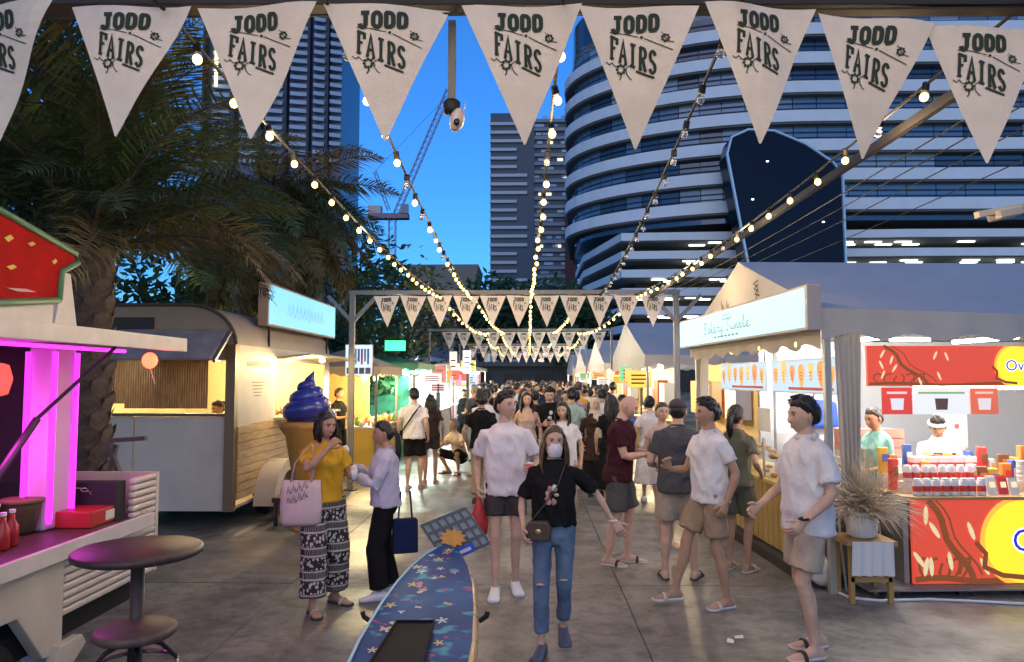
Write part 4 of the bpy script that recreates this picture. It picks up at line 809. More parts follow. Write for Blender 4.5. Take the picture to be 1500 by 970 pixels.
ST = thing('wooden_step', 'brown wooden step box below the trailer window', 'step', (-3.05, 9.75, 0)); MB().b2((-.22, -.35, .30), (.22, .35, .36)).build('tread', WOODD, ST, bev=.004); MB().b2((-.2, -.34, .12), (-.17, .34, .295)).b2((.17, -.34, .12), (.2, .34, .295)).build('riser', WOODD, ST)
for x in (-.18, .18):
    for y in (-.3, .3): MB().b2((x - .02, y - .02, 0), (x + .02, y + .02, .30)).build('leg', BLK, ST)
# ------------------------------------------------------------------ stalls further along the left
def goods(n, x0, x1, y0, y1, z, seed, cols, label, group):
    r = random.Random(seed)
    for i in range(n):
        h = r.uniform(.07, .17); rd = r.uniform(.03, .07); c = r.choice(cols); t = thing('food_tub', label, 'tub', (r.uniform(x0, x1), r.uniform(y0, y1), z), 0, group)
        MB().lathe([(rd * .8, 0), (rd, h * .2), (rd, h * .8), (rd * .85, h)], 9).build('tub', mat('tub_%d%d%d' % tuple(int(q * 99) for q in c), c, .5), t, True); MB().ell((0, 0, h), (rd * .8, rd * .8, rd * .5), 8, 5).build('filling', mat('fill_%d%d%d' % tuple(int(q * 99) for q in c), tuple(min(1, q * 1.3 + .05) for q in c), .6), t, True)
def booth(label, x, y, w, d, h, roofc, wallc, cntc, lc, lp, hip=.4, name='market_stall', flip=1, cnt=.9, nb=2):
    """open-fronted stall, front towards the lane (+X for flip=1)"""
    t = thing(name, label, 'market stall', (x, y, 0)); f = flip
    for px in (0, -w * f):
        for py in (0, d): MB().b2((px - .025, py - .025, 0), (px + .025, py + .025, h)).build('post', BEAML, t)
    a = [V((0, 0, h)), V((-w * f, 0, h)), V((-w * f, d, h)), V((0, d, h))]; e = .12; a = [V((p.x + (e if p.x * f >= 0 and p.x == 0 else -e) * f, p.y + (e if p.y else -e), p.z)) for p in a]; ap = V((-w * f / 2, d / 2, h + hip))
    mb = MB(); mb.add(a + [ap], [(0, 1, 4), (1, 2, 4), (2, 3, 4), (3, 0, 4)]).build('roof', roofc, t)
    for i in range(4):
        p, q = a[i], a[(i + 1) % 4]; n_ = max(4, int((q - p).length / .3)); vs = []; 
        for k in range(n_ * 2 + 1): u = lerp(p, q, k / (n_ * 2)); vs += [u, u - V((0, 0, .20 if k % 2 else .13))]
        MB().add(vs, [(2 * k, 2 * k + 2, 2 * k + 3, 2 * k + 1) for k in range(n_ * 2)]).build('valance', roofc, t)
    MB().b2((-w * f, .03, .0), (-w * f + .03 * f, d - .03, h - .1)).build('back_wall', wallc, t); MB().b2((-w * f, d - .03, 0), (-.6 * f, d, h - .1)).build('side_wall', wallc, t)
    MB().b2((-.55 * f, .05, 0), (-.02 * f, d - .06, cnt)).build('counter', cntc, t, bev=.01); MB().b2((-.6 * f, .02, cnt + .002), (.03 * f, d - .03, cnt + .04)).build('counter_top', WHE, t)
    MB().b2((-w * f + .03 * f, .1, 1.25), (-w * f + .25 * f, d - .1, 1.28)).build('shelf', WHE, t)
    for k in range(nb):
        yy = d * (k + .5) / nb; o = MB().ell((-.35 * f, yy, h - .22), (.055, .055, .07), 10, 7).build('lamp_globe', glow('stall_%d%d%d' % tuple(int(q * 99) for q in lc), lc, 16), t, True); lamp('stall_light', t, (-.35 * f, yy, h - .36), lp * 1.7, lc, .1)
    return t
ORG = mat('counter_yellow', (.60, .40, .06), .6); TEAL = mat('stall_green', (.03, .16, .10), .6); GRY = mat('tent_grey', (.40, .41, .45), .8, var=.08); WPL = mat('wall_pale', (.55, .54, .52), .8); DKR = mat('roof_dark', (.09, .10, .10), .7)
booth('small fruit stall with yellow counter and warm bulbs past the trailer', -2.95, 14.2, 1.6, 2.2, 2.1, mat('roof_tan', (.36, .30, .22), .7), mat('wall_amber', (.5, .34, .14), .7), ORG, (1, .72, .32), 40)
goods(34, -3.45, -2.95, 14.3, 16.2, .942, 3, [(.6, .1, .04), (.55, .4, .05), (.12, .3, .06), (.5, .3, .1), (.6, .55, .45)], 'small colourful tub of fruit on the yellow stall counter', 'tubs on the fruit stall')
q = W(527, 528, Y=14.1); LS = thing('lit_menu_sign', 'small white and blue lit menu board above the fruit stall', 'sign', (q.x, 14.05, 0)); MB().b2((-.26, -.03, 1.92), (.26, .03, 2.52)).build('case', WHE, LS); MB().b2((-.25, -.036, 1.93), (.25, -.031, 2.51)).build('light_panel', glow('menu_white', (.45, .55, .7), 1.0), LS)
for k in range(7): MB().b2((-.2 + .06 * k, -.040, 2.14 + .05 * (k % 2)), (-.16 + .06 * k, -.037, 2.44)).build('printed_bar', mat('menu_ink%d' % (k % 3), [(.1, .2, .6), (.5, .1, .12), (.15, .35, .7)][k % 3], .6), LS)
for k in range(4): MB().b2((-.23 + .12 * k, -.040, 1.96), (-.13 + .12 * k, -.037, 2.08)).build('menu_tile', mat('menu_dark', (.06, .08, .16), .6), LS)
MB().tube([(-.2, 0, 0), (-.2, 0, 1.92)], .02, 8).build('pole', WHE, LS)
booth('dark green stall with bright cool-white lamp next to the fruit stall', -2.75, 17.6, 2.2, 3.0, 2.25, TEAL, TEAL, TEAL, (.72, 1, .86), 90, .25, nb=2)
goods(26, -3.25, -2.8, 17.7, 20.3, .942, 8, [(.1, .5, .2), (.5, .55, .5), (.2, .45, .3)], 'green-lit drink tub on the dark green stall', 'tubs on the green stall')
q = W(580, 508, Y=17.6); GS = thing('green_neon_sign', 'small glowing green sign above the dark green stall', 'sign', (q.x, 17.5, 0)); MB().b2((-.24, -.03, q.z - .1), (.24, .03, q.z + .14)).build('light_panel', glow('sign_green', (.05, .9, .3), 1.6), GS); MB().tube([(0, .06, 2.3), (0, .06, q.z)], .02, 6).build('pole', CORD, GS)
booth('white-lit snack stall with red lantern signs further down the lane', -2.65, 21.8, 2.2, 3.2, 2.3, WPL, WPL, mat('counter_white', (.6, .58, .56), .6), (1, .97, .92), 110, .3, nb=3)
booth('bright stall with white walls beyond the red lantern signs', -2.6, 26.4, 2.2, 3.4, 2.4, WPL, WPL, mat('counter_pink', (.5, .25, .3), .6), (1, .93, .85), 110, .3, nb=3)
booth('far stall with yellow sign board near the lane end', -2.55, 31.5, 2.2, 4, 2.4, DKR, WPL, ORG, (1, .85, .6), 110, .3, nb=3)
booth('last stall with dark roof at the lane end', -2.5, 37.5, 2.2, 4.5, 2.4, DKR, WPL, TEAL, (1, .9, .7), 110, .3, nb=3)
for i, (px, py, Y, w_, h_, c, s_, lab) in enumerate(((642, 548, 21.6, .5, .55, (.8, .12, .08), .5, 'red hanging sign on the white-lit snack stall'), (664, 535, 24, .26, .9, (.95, .85, .55), 1.0, 'tall cream sign beyond the red hanging sign'), (684, 530, 25.5, .3, .8, (.75, .88, 1), 1.2, 'narrow pale blue sign between the cream and yellow signs'), (686, 535, 27, .55, .35, (.95, .65, .05), 1.0, 'yellow sign board under the narrow blue sign'), (640, 568, 21.7, .7, .3, (.95, .6, .7), .8, 'pink lit sign at the white-lit snack stall'))):
    q = W(px, py, Y=Y); t = thing('lane_sign', lab, 'sign', (q.x, Y, 0), 0, 'signs on the left stalls'); MB().b2((-w_ / 2, -.04, q.z - h_ / 2), (w_ / 2, .04, q.z + h_ / 2)).build('case', WHE, t); MB().b2((-w_ / 2 + .02, -.047, q.z - h_ / 2 + .02), (w_ / 2 - .02, -.042, q.z + h_ / 2 - .02)).build('light_panel', glow('lane_sign%d' % i, c, s_), t); MB().tube([(0, 0, 0), (0, 0, q.z - h_ / 2)], .025, 6).build('pole', CORD, t)
    for k in range(3): MB().b2((-w_ * .3, -.052, q.z - h_ * .3 + k * h_ * .22), (w_ * .3, -.048, q.z - h_ * .3 + k * h_ * .22 + .05)).build('printed_line', mat('sign_ink', (.15, .03, .03), .7), t)
# ------------------------------------------------------------------ right: bakery tent with red drink stall
TENT = mat('tent_canvas', (.50, .475, .45), .75, var=.08, vscale=2, bump=.15, bscale=5); TENTP = mat('tent_canvas_warm', (.50, .45, .39), .8, var=.1, vscale=3)
WOODY = mat('slat_yellow', (.52, .36, .12), .5, var=.25, vscale=6, stretch=(4, 4, .5)); STEEL = mat('steel_pole', (.40, .38, .34), .4, .4); WHITE = mat('painted_white', (.66, .65, .63), .6)
def gable_tent(label, x, y, rz, L, D, eave, ridge, droop=.0, cat='tent', curtain=True):
    t = thing('gable_tent', label, cat, (x, y, 0), rz)
    for u in (0.03, L - .03):
        for v in (.03, D - .03): MB().b2((u - .03, v - .03, 0), (u + .03, v + .03, eave - .02)).build('pole', STEEL, t, bev=.005)
    n = 14
    for nm, v0 in (('near', 0.0), ('far', D)):
        rows = []
        for i in range(9):
            s_ = i / 8; v = lerp(v0, D / 2, s_); z = lerp(eave, ridge, s_) - .10 * math.sin(math.pi * s_) * .6
            rows.append([(L * j / n - .05, v + (-.06 if nm == 'near' else .06) * (1 - s_), z - droop * (j / n) * (1 - s_) - .02 * math.sin(math.pi * j / n * 2) * (1 - s_)) for j in range(n + 1)])
        MB().loft(rows, cap=False, closed=False).build('roof_panel', TENT, t, True)
    MB().add([(-.05, -.05, eave), (-.05, D + .05, eave), (-.05, D / 2, ridge - .01)], [(0, 1, 2)]).build('gable', TENT, t); MB().add([(L - .05, -.05, eave - droop), (L - .05, D + .05, eave), (L - .05, D / 2, ridge - .01)], [(0, 2, 1)]).build('gable', TENT, t)
    def val(p, q, d0, d1, s_, nm='valance'):
        p, q = V(p), V(q); k = max(6, int((q - p).length / .09)); vs = []
        for i in range(k + 1):
            u = lerp(p, q, i / k); dd = lerp(d0, d1, i / k) + .03 * math.cos(i * 2 * math.pi / 6.0); w = V((0, .012 * math.sin(i * 1.3), 0)) if abs((q - p).y) < abs((q - p).x) else V((.012 * math.sin(i * 1.3), 0, 0)); vs += [u, u - V((0, 0, dd * .5)) + w * .6, u - V((0, 0, dd)) + w]
        MB().add(vs, [(3 * i + r, 3 * i + 3 + r, 3 * i + 4 + r, 3 * i + 1 + r) for i in range(k) for r in (0, 1)]).build(nm, TENTP, t, True)
    val((-.05, -.062, eave), (L - .05, -.062, eave - droop), .25, .14, 1); val((-.055, -.05, eave), (-.055, D + .05, eave), .34, .34, 1)
    return t
def wavy_curtain(mb, o, ex, w, z0, z1, amp, folds, pinch=1.0):
    ex = V(ex); ey = V((-ex.y, ex.x, 0)); rows = []
    for i in range(10):
        s_ = i / 9; ww = lerp(w, w * pinch, s_); rows.append([V(o) + ex * (ww * j / 40 - ww / 2) + ey * (amp * math.sin(j / 40 * folds * 6.28 + s_ * .8) * (.4 + .6 * s_)) + V((0, 0, lerp(z0, z1, s_))) for j in range(41)])
    return mb.loft(rows, cap=False, closed=False)
BT = gable_tent('grey gabled market tent with lit bakery sign and wavy valance', 2.62, 6.6, R(3.2), 5.6, 4.1, 2.50, 3.24, .16)
mk = MB()
for k in range(4): ribbon(mk, [(-(1.35 + .03 * k), 2.72 + .05 * k), (-(1.5 + .02 * k), 2.74 + .06 * k), (-(1.42), 2.82 + .04 * k)], .018, lambda x, z, dz: V((-.054 - dz, -x, z)), .0005 * k)
for k in range(2): ribbon(mk, [(-(2.0 + .2 * k + a * .1), 2.66 + b * .2) for a, b in ((0, 0), (.3, .6), (.6, .1), (.9, .9))][::-1], .02, lambda x, z, dz: V((-.054 - dz, -x + .4, z)), .0005 * k)
mk.build('printed_logo', mat('print_dark', (.07, .07, .08), .8), BT)
# lit sign along the gable side
SGN = thing('bakery_sign', 'long pale cyan light box lettered Bakery Simple in script', 'sign', BT.location, R(3.2)); 
MB().b2((-.20, -.12, 2.30), (-.07, 4.15, 2.70)).build('case', mat('case_grey', (.38, .34, .32), .6), SGN, bev=.006); MB().b2((-.208, -.08, 2.325), (-.201, 4.12, 2.675)).build('light_panel', glow('sign_cyan', (.36, .60, .64), 1.0), SGN)
CUR = {'B': [[(.1, 0), (.25, 1)], [(.05, .95), (.5, 1.02), (.6, .8), (.3, .55), (.62, .4), (.55, .05), (.1, 0)]], 'a': [[(.7, .45), (.3, .5), (.1, .2), (.3, 0), (.6, .2), (.72, .48), (.7, .1), (1, .05)]], 'k': [[(0, .05), (.25, .6), (.4, 1), (.25, .9), (.2, 0)], [(.65, .5), (.3, .28), (.7, .0), (1, .08)]], 'e': [[(0, .1), (.5, .3), (.5, .5), (.25, .45), (.2, .1), (.5, 0), (1, .12)]], 'r': [[(0, .1), (.25, .5), (.35, .42), (.6, .46), (.55, .1), (1, .08)]], 'y': [[(.05, .45), (.2, .1), (.5, .12), (.7, .48), (.55, -.3), (.2, -.45), (.3, -.15), (1, .1)]],
       'S': [[(.75, .9), (.5, 1.02), (.3, .75), (.6, .4), (.45, .02), (.05, .1)]], 'i': [[(0, .1), (.3, .45), (.35, .1), (1, .1)], [(.4, .65), (.46, .7)]], 'm': [[(0, .1), (.15, .45), (.2, .0), (.4, .45), (.45, .0), (.65, .45), (.75, .05), (1, .1)]], 'p': [[(0, .1), (.25, .45), (.15, -.45), (.3, .4), (.6, .4), (.6, .05), (.3, .05), (1, .1)]], 'l': [[(0, .1), (.5, .8), (.4, 1), (.25, .7), (.4, .05), (1, .1)]]}
lt = MB(); cx = 2.92
for ch in 'Bakery Simple':
    if ch == ' ': cx -= .10; continue
    for st in CUR[ch]: ribbon(lt, [(-(cx - a * .125 * (1.25 if ch in 'BSm' else 1)), 2.43 + b * .14) for a, b in st], .011, lambda x, z, dz: V((-.2095 - dz, -x, z)), .0003)
    cx -= .122 * (1.25 if ch in 'BSm' else 1)
for k in range(7): ribbon(lt, [(-(2.5 - k * .13), 2.375), (-(2.42 - k * .13), 2.375)], .018, lambda x, z, dz: V((-.2095 - dz, -x, z)), .0006)
for k in range(3): ribbon(lt, [(-(2.12 - k * .1 + a), 2.57 + b) for a, b in ((.05, 0), (.03, .05), (-.02, .06), (-.06, .0), (.05, 0))], .008, lambda x, z, dz: V((-.2095 - dz, -x, z)), .0009)
lt.build('script_lettering', mat('script_grey', (.10, .13, .15), .7), SGN)
# counter with slats
BC = thing('bakery_counter', 'yellow slatted bakery counter with glass display case', 'counter', BT.location, R(3.2))
sl = MB().b2((-.012, .004, .12), (.012, .066, .77)).mesh('slat', WOODY)
for i in range(52): link('slat', sl, BC, (.02 + .004 * (i % 2), .30 + i * .072, 0))
MB().b2((.04, .28, .10), (.60, 4.06, .76)).build('carcass', mat('carcass_brown', (.16, .10, .05), .7), BC); MB().b2((-.10, .22, 0), (.62, 4.08, .10)).build('plinth', mat('plinth_dark', (.035, .032, .03), .7), BC); MB().b2((-.03, .25, .772), (.64, 4.08, .81)).build('counter_top', mat('top_yellow', (.60, .45, .12), .4), BC, bev=.005)
GL = mat('clear_glass', (.9, .97, .95), .03, trans=1.0, spec=.5, alpha=.22)
for p, q in (((.0, .3, .812), (.008, 4.02, 1.22)), ((.0, .3, 1.222), (.56, 4.02, 1.23)), ((.0, .292, .812), (.56, .299, 1.22)), ((.02, .31, 1.02), (.54, 4.0, 1.028))): MB().b2(p, q).build('glass_pane', GL, BC)
for y in (.3, 1.5, 2.75, 4.02): MB().b2((-.012, y - .012, .812), (.012, y + .012, 1.24)).build('case_frame', STEEL, BC)
r = random.Random(12); PAS = [mat('pastry%d' % i, c, .45, var=.35, vscale=30) for i, c in enumerate(((.50, .22, .05), (.42, .14, .03), (.58, .36, .12), (.6, .46, .25)))]
def pastry_mesh(kind, m):
    mb = MB()
    if kind == 0: pts = [(.055 * math.cos(a), .055 * math.sin(a), .02) for a in [R(20 + 20 * k) for k in range(8)]]; mb.tube(pts, [.006, .016, .024, .029, .029, .024, .016, .006], 8)
    elif kind == 1: mb.ell((0, 0, .022), (.05, .04, .028), 10, 6)
    else: mb.lathe([(.02, 0), (.042, .004), (.045, .02), (.03, .034), (.004, .036)], 12)
    return mb.mesh('pastry', m, True)
pms = [pastry_mesh(k % 3, PAS[k % 4]) for k in range(8)]; M3 = Matrix.Rotation(R(3.2), 3, 'Z')
for i in range(70):
    p = BT.location + M3 @ V((r.uniform(.06, .5), r.uniform(.36, 3.95), .815 if i % 2 else 1.031)); o = link('pastry', pms[i % 8], None, p, r.uniform(0, 6)); tag(o, ['small golden croissant in the glass bakery case', 'round glazed bun in the glass bakery case', 'flat pale tart in the glass bakery case'][(i % 8) % 3], 'pastry', 'pastries in the bakery case')
# hanging picture boards
for i, (v0, v1) in enumerate(((.35, 2.0), (2.15, 3.85))):
    b = thing('croissant_board', ['lit hanging picture board of loaves and croissants, beside the curtain', 'lit hanging picture board of buns, farther inside the tent'][i], 'sign', BT.location, R(3.2)); MB().b2((.30, v0, 1.72), (.33, v1, 2.08)).build('board', WHITE, b); MB().b2((.293, v0 + .02, 1.735), (.299, v1 - .02, 2.065)).build('light_panel', glow('board_blue', (.45, .6, .75), .7), b)
    for y in (v0 + .1, v1 - .1): MB().tube([(.315, y, 2.08), (.315, y, 2.45)], .006, 5).build('hanger', CORD, b)
    for k in range(7):
        y = v0 + .14 + k * (v1 - v0 - .28) / 6; h_ = .10 + .03 * (k % 2); mb = MB(); poly = [(h_ * .55 * math.cos(a) + .02 * math.sin(2 * a), h_ * math.sin(a)) for a in [2 * math.pi * j / 14 for j in range(14)]]
        mb.prism(poly, (.290 - .0012 * (k % 2), y, 1.90 + .02 * (k % 3)), (0, 1, 0), (0, 0, 1), .004).build('printed_croissant', mat('print_croissant%d' % (k % 3), [(.62, .25, .05), (.55, .18, .04), (.66, .36, .12)][k % 3], .5, emit=[(.62, .25, .05), (.55, .18, .04), (.66, .36, .12)][k % 3], es=.5), b)
        mb = MB()
        for q in range(3): ribbon(mb, [(y - .03, 1.86 + q * .035), (y, 1.875 + q * .035), (y + .03, 1.86 + q * .035)], .008, lambda a, z, dz: V((.286 - dz, a, z)), .0002)
        mb.build('printed_stripe', mat('print_brown', (.22, .07, .02), .6), b)
    MB().b2((.284, v0 + .1, 1.755), (.287, v1 - .5, 1.785)).build('printed_line', mat('print_red', (.6, .08, .06), .6), b)
wavy_curtain(MB(), (.20, -.02, 0), (1, 0, 0), .25, 2.28, .62, .028, 5, .55).build('curtain', TENTP, BT, True); wavy_curtain(MB(), (.08, 3.9, 0), (0, 1, 0), .4, 2.2, .85, .03, 4, .6).build('curtain', WHITE, BT, True)
MB().b2((5.4, .1, 0), (5.45, 4.0, 2.3)).build('end_wall', WHITE, BT); MB().b2((.9, 4.0, 0), (5.4, 4.04, 2.4)).build('back_wall', mat('back_pale', (.48, .52, .58), .7), BT)
for x, y, p in ((.9, 1.0, 75), (.9, 3.0, 75), (2.2, 1.1, 60)):
    MB().tube([(x, y - .5, 2.28), (x, y + .5, 2.28)], .02, 8).build('tube_light', glow('tent_tube', (1, .96, .88), 16), BT, True); lamp('tube_lamp', BT, (x, y, 2.2), p, (1, .92, .80), .18)
MB().b2((.6, -.02, 2.21), (.95, .02, 2.24)).build('tube_light', glow('tent_tube', (1, .96, .88), 16), BT); 
for k in range(4): MB().ell((-.03, .5 + k * .95, 2.2), (.03, .03, .03), 8, 6).build('edge_bulb', glow('festoon_far', (1, .78, .42), 26), BT, True)
# cards in the bakery
MB().b2((.35, 2.2, 1.24), (.36, 2.6, 1.52)).build('price_card', WHITE, None, label='white price card standing on the glass bakery case', cat='card').matrix_world = Matrix.Translation(BT.location) @ Matrix.Rotation(R(3.2), 4, 'Z')
# ------------------------------------------------------------------ red drink stall facing the camera
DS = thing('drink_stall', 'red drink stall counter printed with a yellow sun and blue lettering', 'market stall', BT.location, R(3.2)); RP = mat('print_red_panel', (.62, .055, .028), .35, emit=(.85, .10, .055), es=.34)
def pm_(n, c, e=.34): return mat('print_' + n, c, .4, emit=c, es=e)  # red panels and prints glow in their own colour to look lit
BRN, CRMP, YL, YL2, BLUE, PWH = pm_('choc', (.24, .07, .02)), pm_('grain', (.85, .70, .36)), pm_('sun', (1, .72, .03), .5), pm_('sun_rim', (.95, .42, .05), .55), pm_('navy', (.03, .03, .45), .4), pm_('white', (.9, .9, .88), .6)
def red_print(parent, u0, u1, z0, z1, y, sun_u, txt, size):
    MB().b2((u0, y, z0), (u1, y + .03, z1)).build('panel', RP, parent); h = z1 - z0; zc = (z0 + z1) / 2; f = lambda x, z, dz: V((x, y - .001 - dz, z)); r_ = random.Random(int(size * 100)); mb = MB()
    for a, b, w_ in (((u0 + .15, z1), (u0 + .52, z0 + .06 * h), .05), ((u0 + .22, z1), (u0 + .60, z0 + .1 * h), .016)): 
        a, b = V(a), V(b); ribbon(mb, [lerp(a, b, k / 8) + V((.03 * math.sin(k * 1.1), 0)) for k in range(9)], w_ * h * 1.6, f, .0010 + w_ * .01)
    for k in range(5): ribbon(mb, [(u0 + .1 + .09 * k + .05 * math.cos(q * .9 + k), z0 + h * (.18 + .13 * math.sin(q * .8 + k * 1.3))) for q in range(7)], .022 * h * 1.5, f, .002 + .0003 * k)
    ribbon(mb, [(u0 + .01 + (u1 - u0 - .02) * k / 20, z0 + h * (.05 + .025 * math.sin(k * 1.1))) for k in range(21)], .07 * h, f, .0035)
    ribbon(mb, [(sun_u - h * .62, z0 + h * .5), (sun_u - h * .5, z0 + h * .36), (sun_u - h * .52, z0 + h * .2), (sun_u - h * .3, z0 + h * .1), (sun_u, z0 + h * .07)], .06 * h, f, .0105); mb.build('printed_chocolate', BRN, parent)
    for k in range(9):
        mb = MB(); cx, cz, a = u0 + r_.uniform(.03, .75), z0 + h * r_.uniform(.1, .9), r_.uniform(.8, 2.4); L = .12 * h
        mb.add([f(cx + math.cos(a) * L * math.cos(q) + math.sin(a) * L * .25 * math.sin(q), cz - math.sin(a) * L * math.cos(q) + math.cos(a) * L * .25 * math.sin(q), .0045 + .0002 * k) for q in [j * .785 for j in range(8)]], [tuple(range(8))]); mb.build('printed_grain', CRMP, parent)
    for rad, m, dz in ((h * .56, YL2, .006), (h * .50, YL, .0068)):
        poly = [(sun_u + rad * math.cos(a), zc + rad * math.sin(a)) for a in [2 * math.pi * j / 40 for j in range(40)]]; poly = [(x, min(z1 - .003, max(z0 + .003, z))) for x, z in poly]; MB().add([f(x, z, dz) for x, z in poly], [tuple(range(40))]).build('printed_sun', m, parent)
    for off_, m, dz in ((.010 * size / .2, PWH, .0085), (0, BLUE, .0095)): put_text('printed_lettering', txt, size, m, parent, f(sun_u - (.12 if size > .2 else .10), zc, dz), (1, 0, 0), (0, 0, 1), align='LEFT', off=off_, depth=.0004)
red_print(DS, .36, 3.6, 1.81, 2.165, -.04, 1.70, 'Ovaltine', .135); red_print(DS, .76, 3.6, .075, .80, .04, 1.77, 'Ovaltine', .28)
MB().b2((.70, .08, .07), (.745, .75, .82)).build('side_board', mat('side_grey', (.30, .28, .25), .6), DS); MB().b2((.70, .02, .805), (3.6, .72, .83)).build('counter_top', mat('top_wood', (.40, .25, .10), .5), DS); MB().b2((.76, .075, .08), (3.6, .70, .80)).build('carcass', mat('carcass_brown'), DS)
MB().b2((.28, -.12, .085 - .03), (3.7, .9, .068)).build('platform', mat('deck_grey', (.22, .20, .18), .6), DS)
for k in range(6): MB().b2((.5 + k * .6, -.06, 0), (.58 + k * .6, .0, .054)).build('foot', mat('plinth_dark'), DS)
lamp('counter_lamp', DS, (1.6, .35, 1.75), 30, (1, .95, .88), .2); MB().tube([(1.0, .35, 1.79), (2.4, .35, 1.79)], .016, 8).build('tube_light', glow('tent_tube', (1, .96, .88), 16), DS, True)
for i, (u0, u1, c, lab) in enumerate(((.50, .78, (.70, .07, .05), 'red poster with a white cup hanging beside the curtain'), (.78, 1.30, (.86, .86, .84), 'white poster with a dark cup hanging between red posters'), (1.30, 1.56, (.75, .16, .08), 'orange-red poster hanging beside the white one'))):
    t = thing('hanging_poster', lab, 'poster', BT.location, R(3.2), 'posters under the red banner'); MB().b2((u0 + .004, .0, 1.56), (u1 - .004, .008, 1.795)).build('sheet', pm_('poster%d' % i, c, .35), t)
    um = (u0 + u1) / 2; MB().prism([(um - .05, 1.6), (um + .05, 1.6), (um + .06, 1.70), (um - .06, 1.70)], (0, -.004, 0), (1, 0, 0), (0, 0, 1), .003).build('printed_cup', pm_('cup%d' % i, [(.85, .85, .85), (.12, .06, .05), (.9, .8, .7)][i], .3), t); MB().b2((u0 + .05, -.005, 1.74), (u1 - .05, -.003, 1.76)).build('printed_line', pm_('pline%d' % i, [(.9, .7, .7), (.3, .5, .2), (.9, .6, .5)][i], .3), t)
def at(u, v, z): return BT.location + M3 @ V((u, v, z))
def product(name, label, cat, u, v, z, group=None): return thing(name, label, cat, at(u, v, z), R(3.2), group)
SILV = mat('silver_can', (.62, .62, .62), .3, .5); REDP = mat('pack_red', (.58, .05, .04), .4)
r = random.Random(5)
for i in range(16):
    u, v = .86 + (i % 8) * .085 + r.uniform(-.01, .01), .12 + (i // 8) * .16; t = product('drink_tin', 'silver and red drink tin lined up on the red stall counter', 'tin', u, v, .832 + (.0 if i < 8 else .10), 'tins on the red stall counter')
    MB().lathe([(.034, 0), (.036, .01), (.036, .13), (.03, .14)], 12).build('tin', WHITE, t, True); MB().lathe([(.0365, .035), (.0365, .085)], 12, cap=False).build('wrap', REDP, t, True); MB().lathe([(.031, .141), (.031, .15), (.004, .151)], 12).build('lid', SILV, t, True)
MB().b2((.82, .24, .832), (1.52, .36, .93)).build('riser', WHITE, DS)
for i in range(5):
    t = product('drink_carton', 'white carton with a red stripe stacked behind the tins', 'carton', 1.10 + i * .125, .52, .832 + .0, 'cartons on the red stall'); MB().b2((-.058, -.05, 0), (.058, .05, .30)).build('carton', WHITE, t, bev=.004); MB().b2((-.059, -.052, .17), (.059, .052, .25)).build('stripe', REDP, t)
for i in range(6):
    t = product('sachet_pack', 'red sachet pack propped at the counter edge', 'sachet', 1.56 + (i % 3) * .10, .14 + (i // 3) * .16, .832, 'sachets on the red stall'); MB().box((0, 0, .075), (.085, .02, .15), 0, Matrix.Rotation(R(-14), 3, 'X')).build('pack', REDP if i % 2 else mat('pack_white', (.6, .58, .55), .5), t); MB().box((0, -.013, .09), (.05, .003, .05), 0, Matrix.Rotation(R(-14), 3, 'X')).build('printed_patch', CRMP, t)
r = random.Random(8); SN = [('red', (.55, .05, .04)), ('white', (.66, .64, .6)), ('brown', (.16, .07, .03)), ('yellow', (.62, .42, .06)), ('orange', (.6, .2, .04)), ('blue', (.06, .12, .4))]
for i in range(30):
    cn, c = SN[i % 6]; w_, h_ = r.uniform(.05, .11), r.uniform(.10, .30); t = product('snack_box', 'small %s snack box crowded behind the tins on the red stall' % cn, 'box', .84 + (i % 15) * .105 + r.uniform(-.02, .02), .44 if i < 15 else .62, .832 + (.0 if i < 15 else .14), 'snack boxes on the red stall')
    MB().box((0, 0, h_ / 2), (w_, .06, h_), 0, Matrix.Rotation(r.uniform(-.3, .3), 3, 'Z')).build('box', mat('snack_' + cn, c, .45), t, bev=.004); MB().b2((-w_ * .36, -.052, h_ * .45), (w_ * .36, -.048, h_ * .75)).build('printed_patch', mat('snack_' + SN[(i + 2) % 6][0], SN[(i + 2) % 6][1], .45), t)
MB().b2((.80, .57, .832), (2.5, .68, .97)).build('riser', WHITE, DS)
t = product('cup_stack', 'tall stack of white paper cups on the red stall', 'cups', 1.96, .3, .832)
for k in range(5): MB().lathe([(.03, k * .045), (.042, .10 + k * .045), (.044, .105 + k * .045), (.04, .105 + k * .045)], 14).build('paper_cup', WHITE, t, True)
for i in range(2): t = product('steel_tumbler', 'dark steel tumbler beside the paper cups', 'tumbler', 2.10 + i * .1, .2, .832, 'tumblers on the red stall'); MB().lathe([(.03, 0), (.042, .01), (.045, .2), (.04, .2)], 14).build('cup', mat('steel_dark', (.1, .1, .11), .3, .8), t, True); MB().lathe([(.046, .19), (.046, .205), (.042, .206)], 14, cap=False).build('rim', SILV, t, True)
t = product('wooden_crate', 'pinkish wooden crate on the shelf behind the cartons', 'crate', 1.05, 1.3, 1.0)
for k in range(3): MB().b2((-.3, -.15, .06 + k * .1), (.3, -.13, .15 + k * .1)).build('plank', mat('crate_pink', (.50, .22, .17), .7, var=.2), t)
MB().b2((-.3, -.129, .05), (.3, .15, .34)).build('crate_body', mat('crate_pink'), t)
MB().b2((-.34, -.2, -1.0), (.34, .2, .048)).build('stand', WHITE, t)
t = product('blue_bag', 'bright blue bag hanging at the tent back wall', 'bag', .95, 2.2, 1.3); MB().prism([(-.2, 0), (.2, 0), (.18, .3), (-.16, .34)], (0, 0, 0), (1, 0, 0), (0, 0, 1), .12).build('bag', mat('bag_blue', (.02, .08, .5), .5), t, bev=.03); MB().tube([(-.1, 0, .32), (0, 0, .55), (.1, 0, .32)], .01, 6).build('strap', CORD, t); MB().b2((-.5, .08, -1.3), (.5, .16, .9)).build('hook_panel', mat('back_pale'), t)
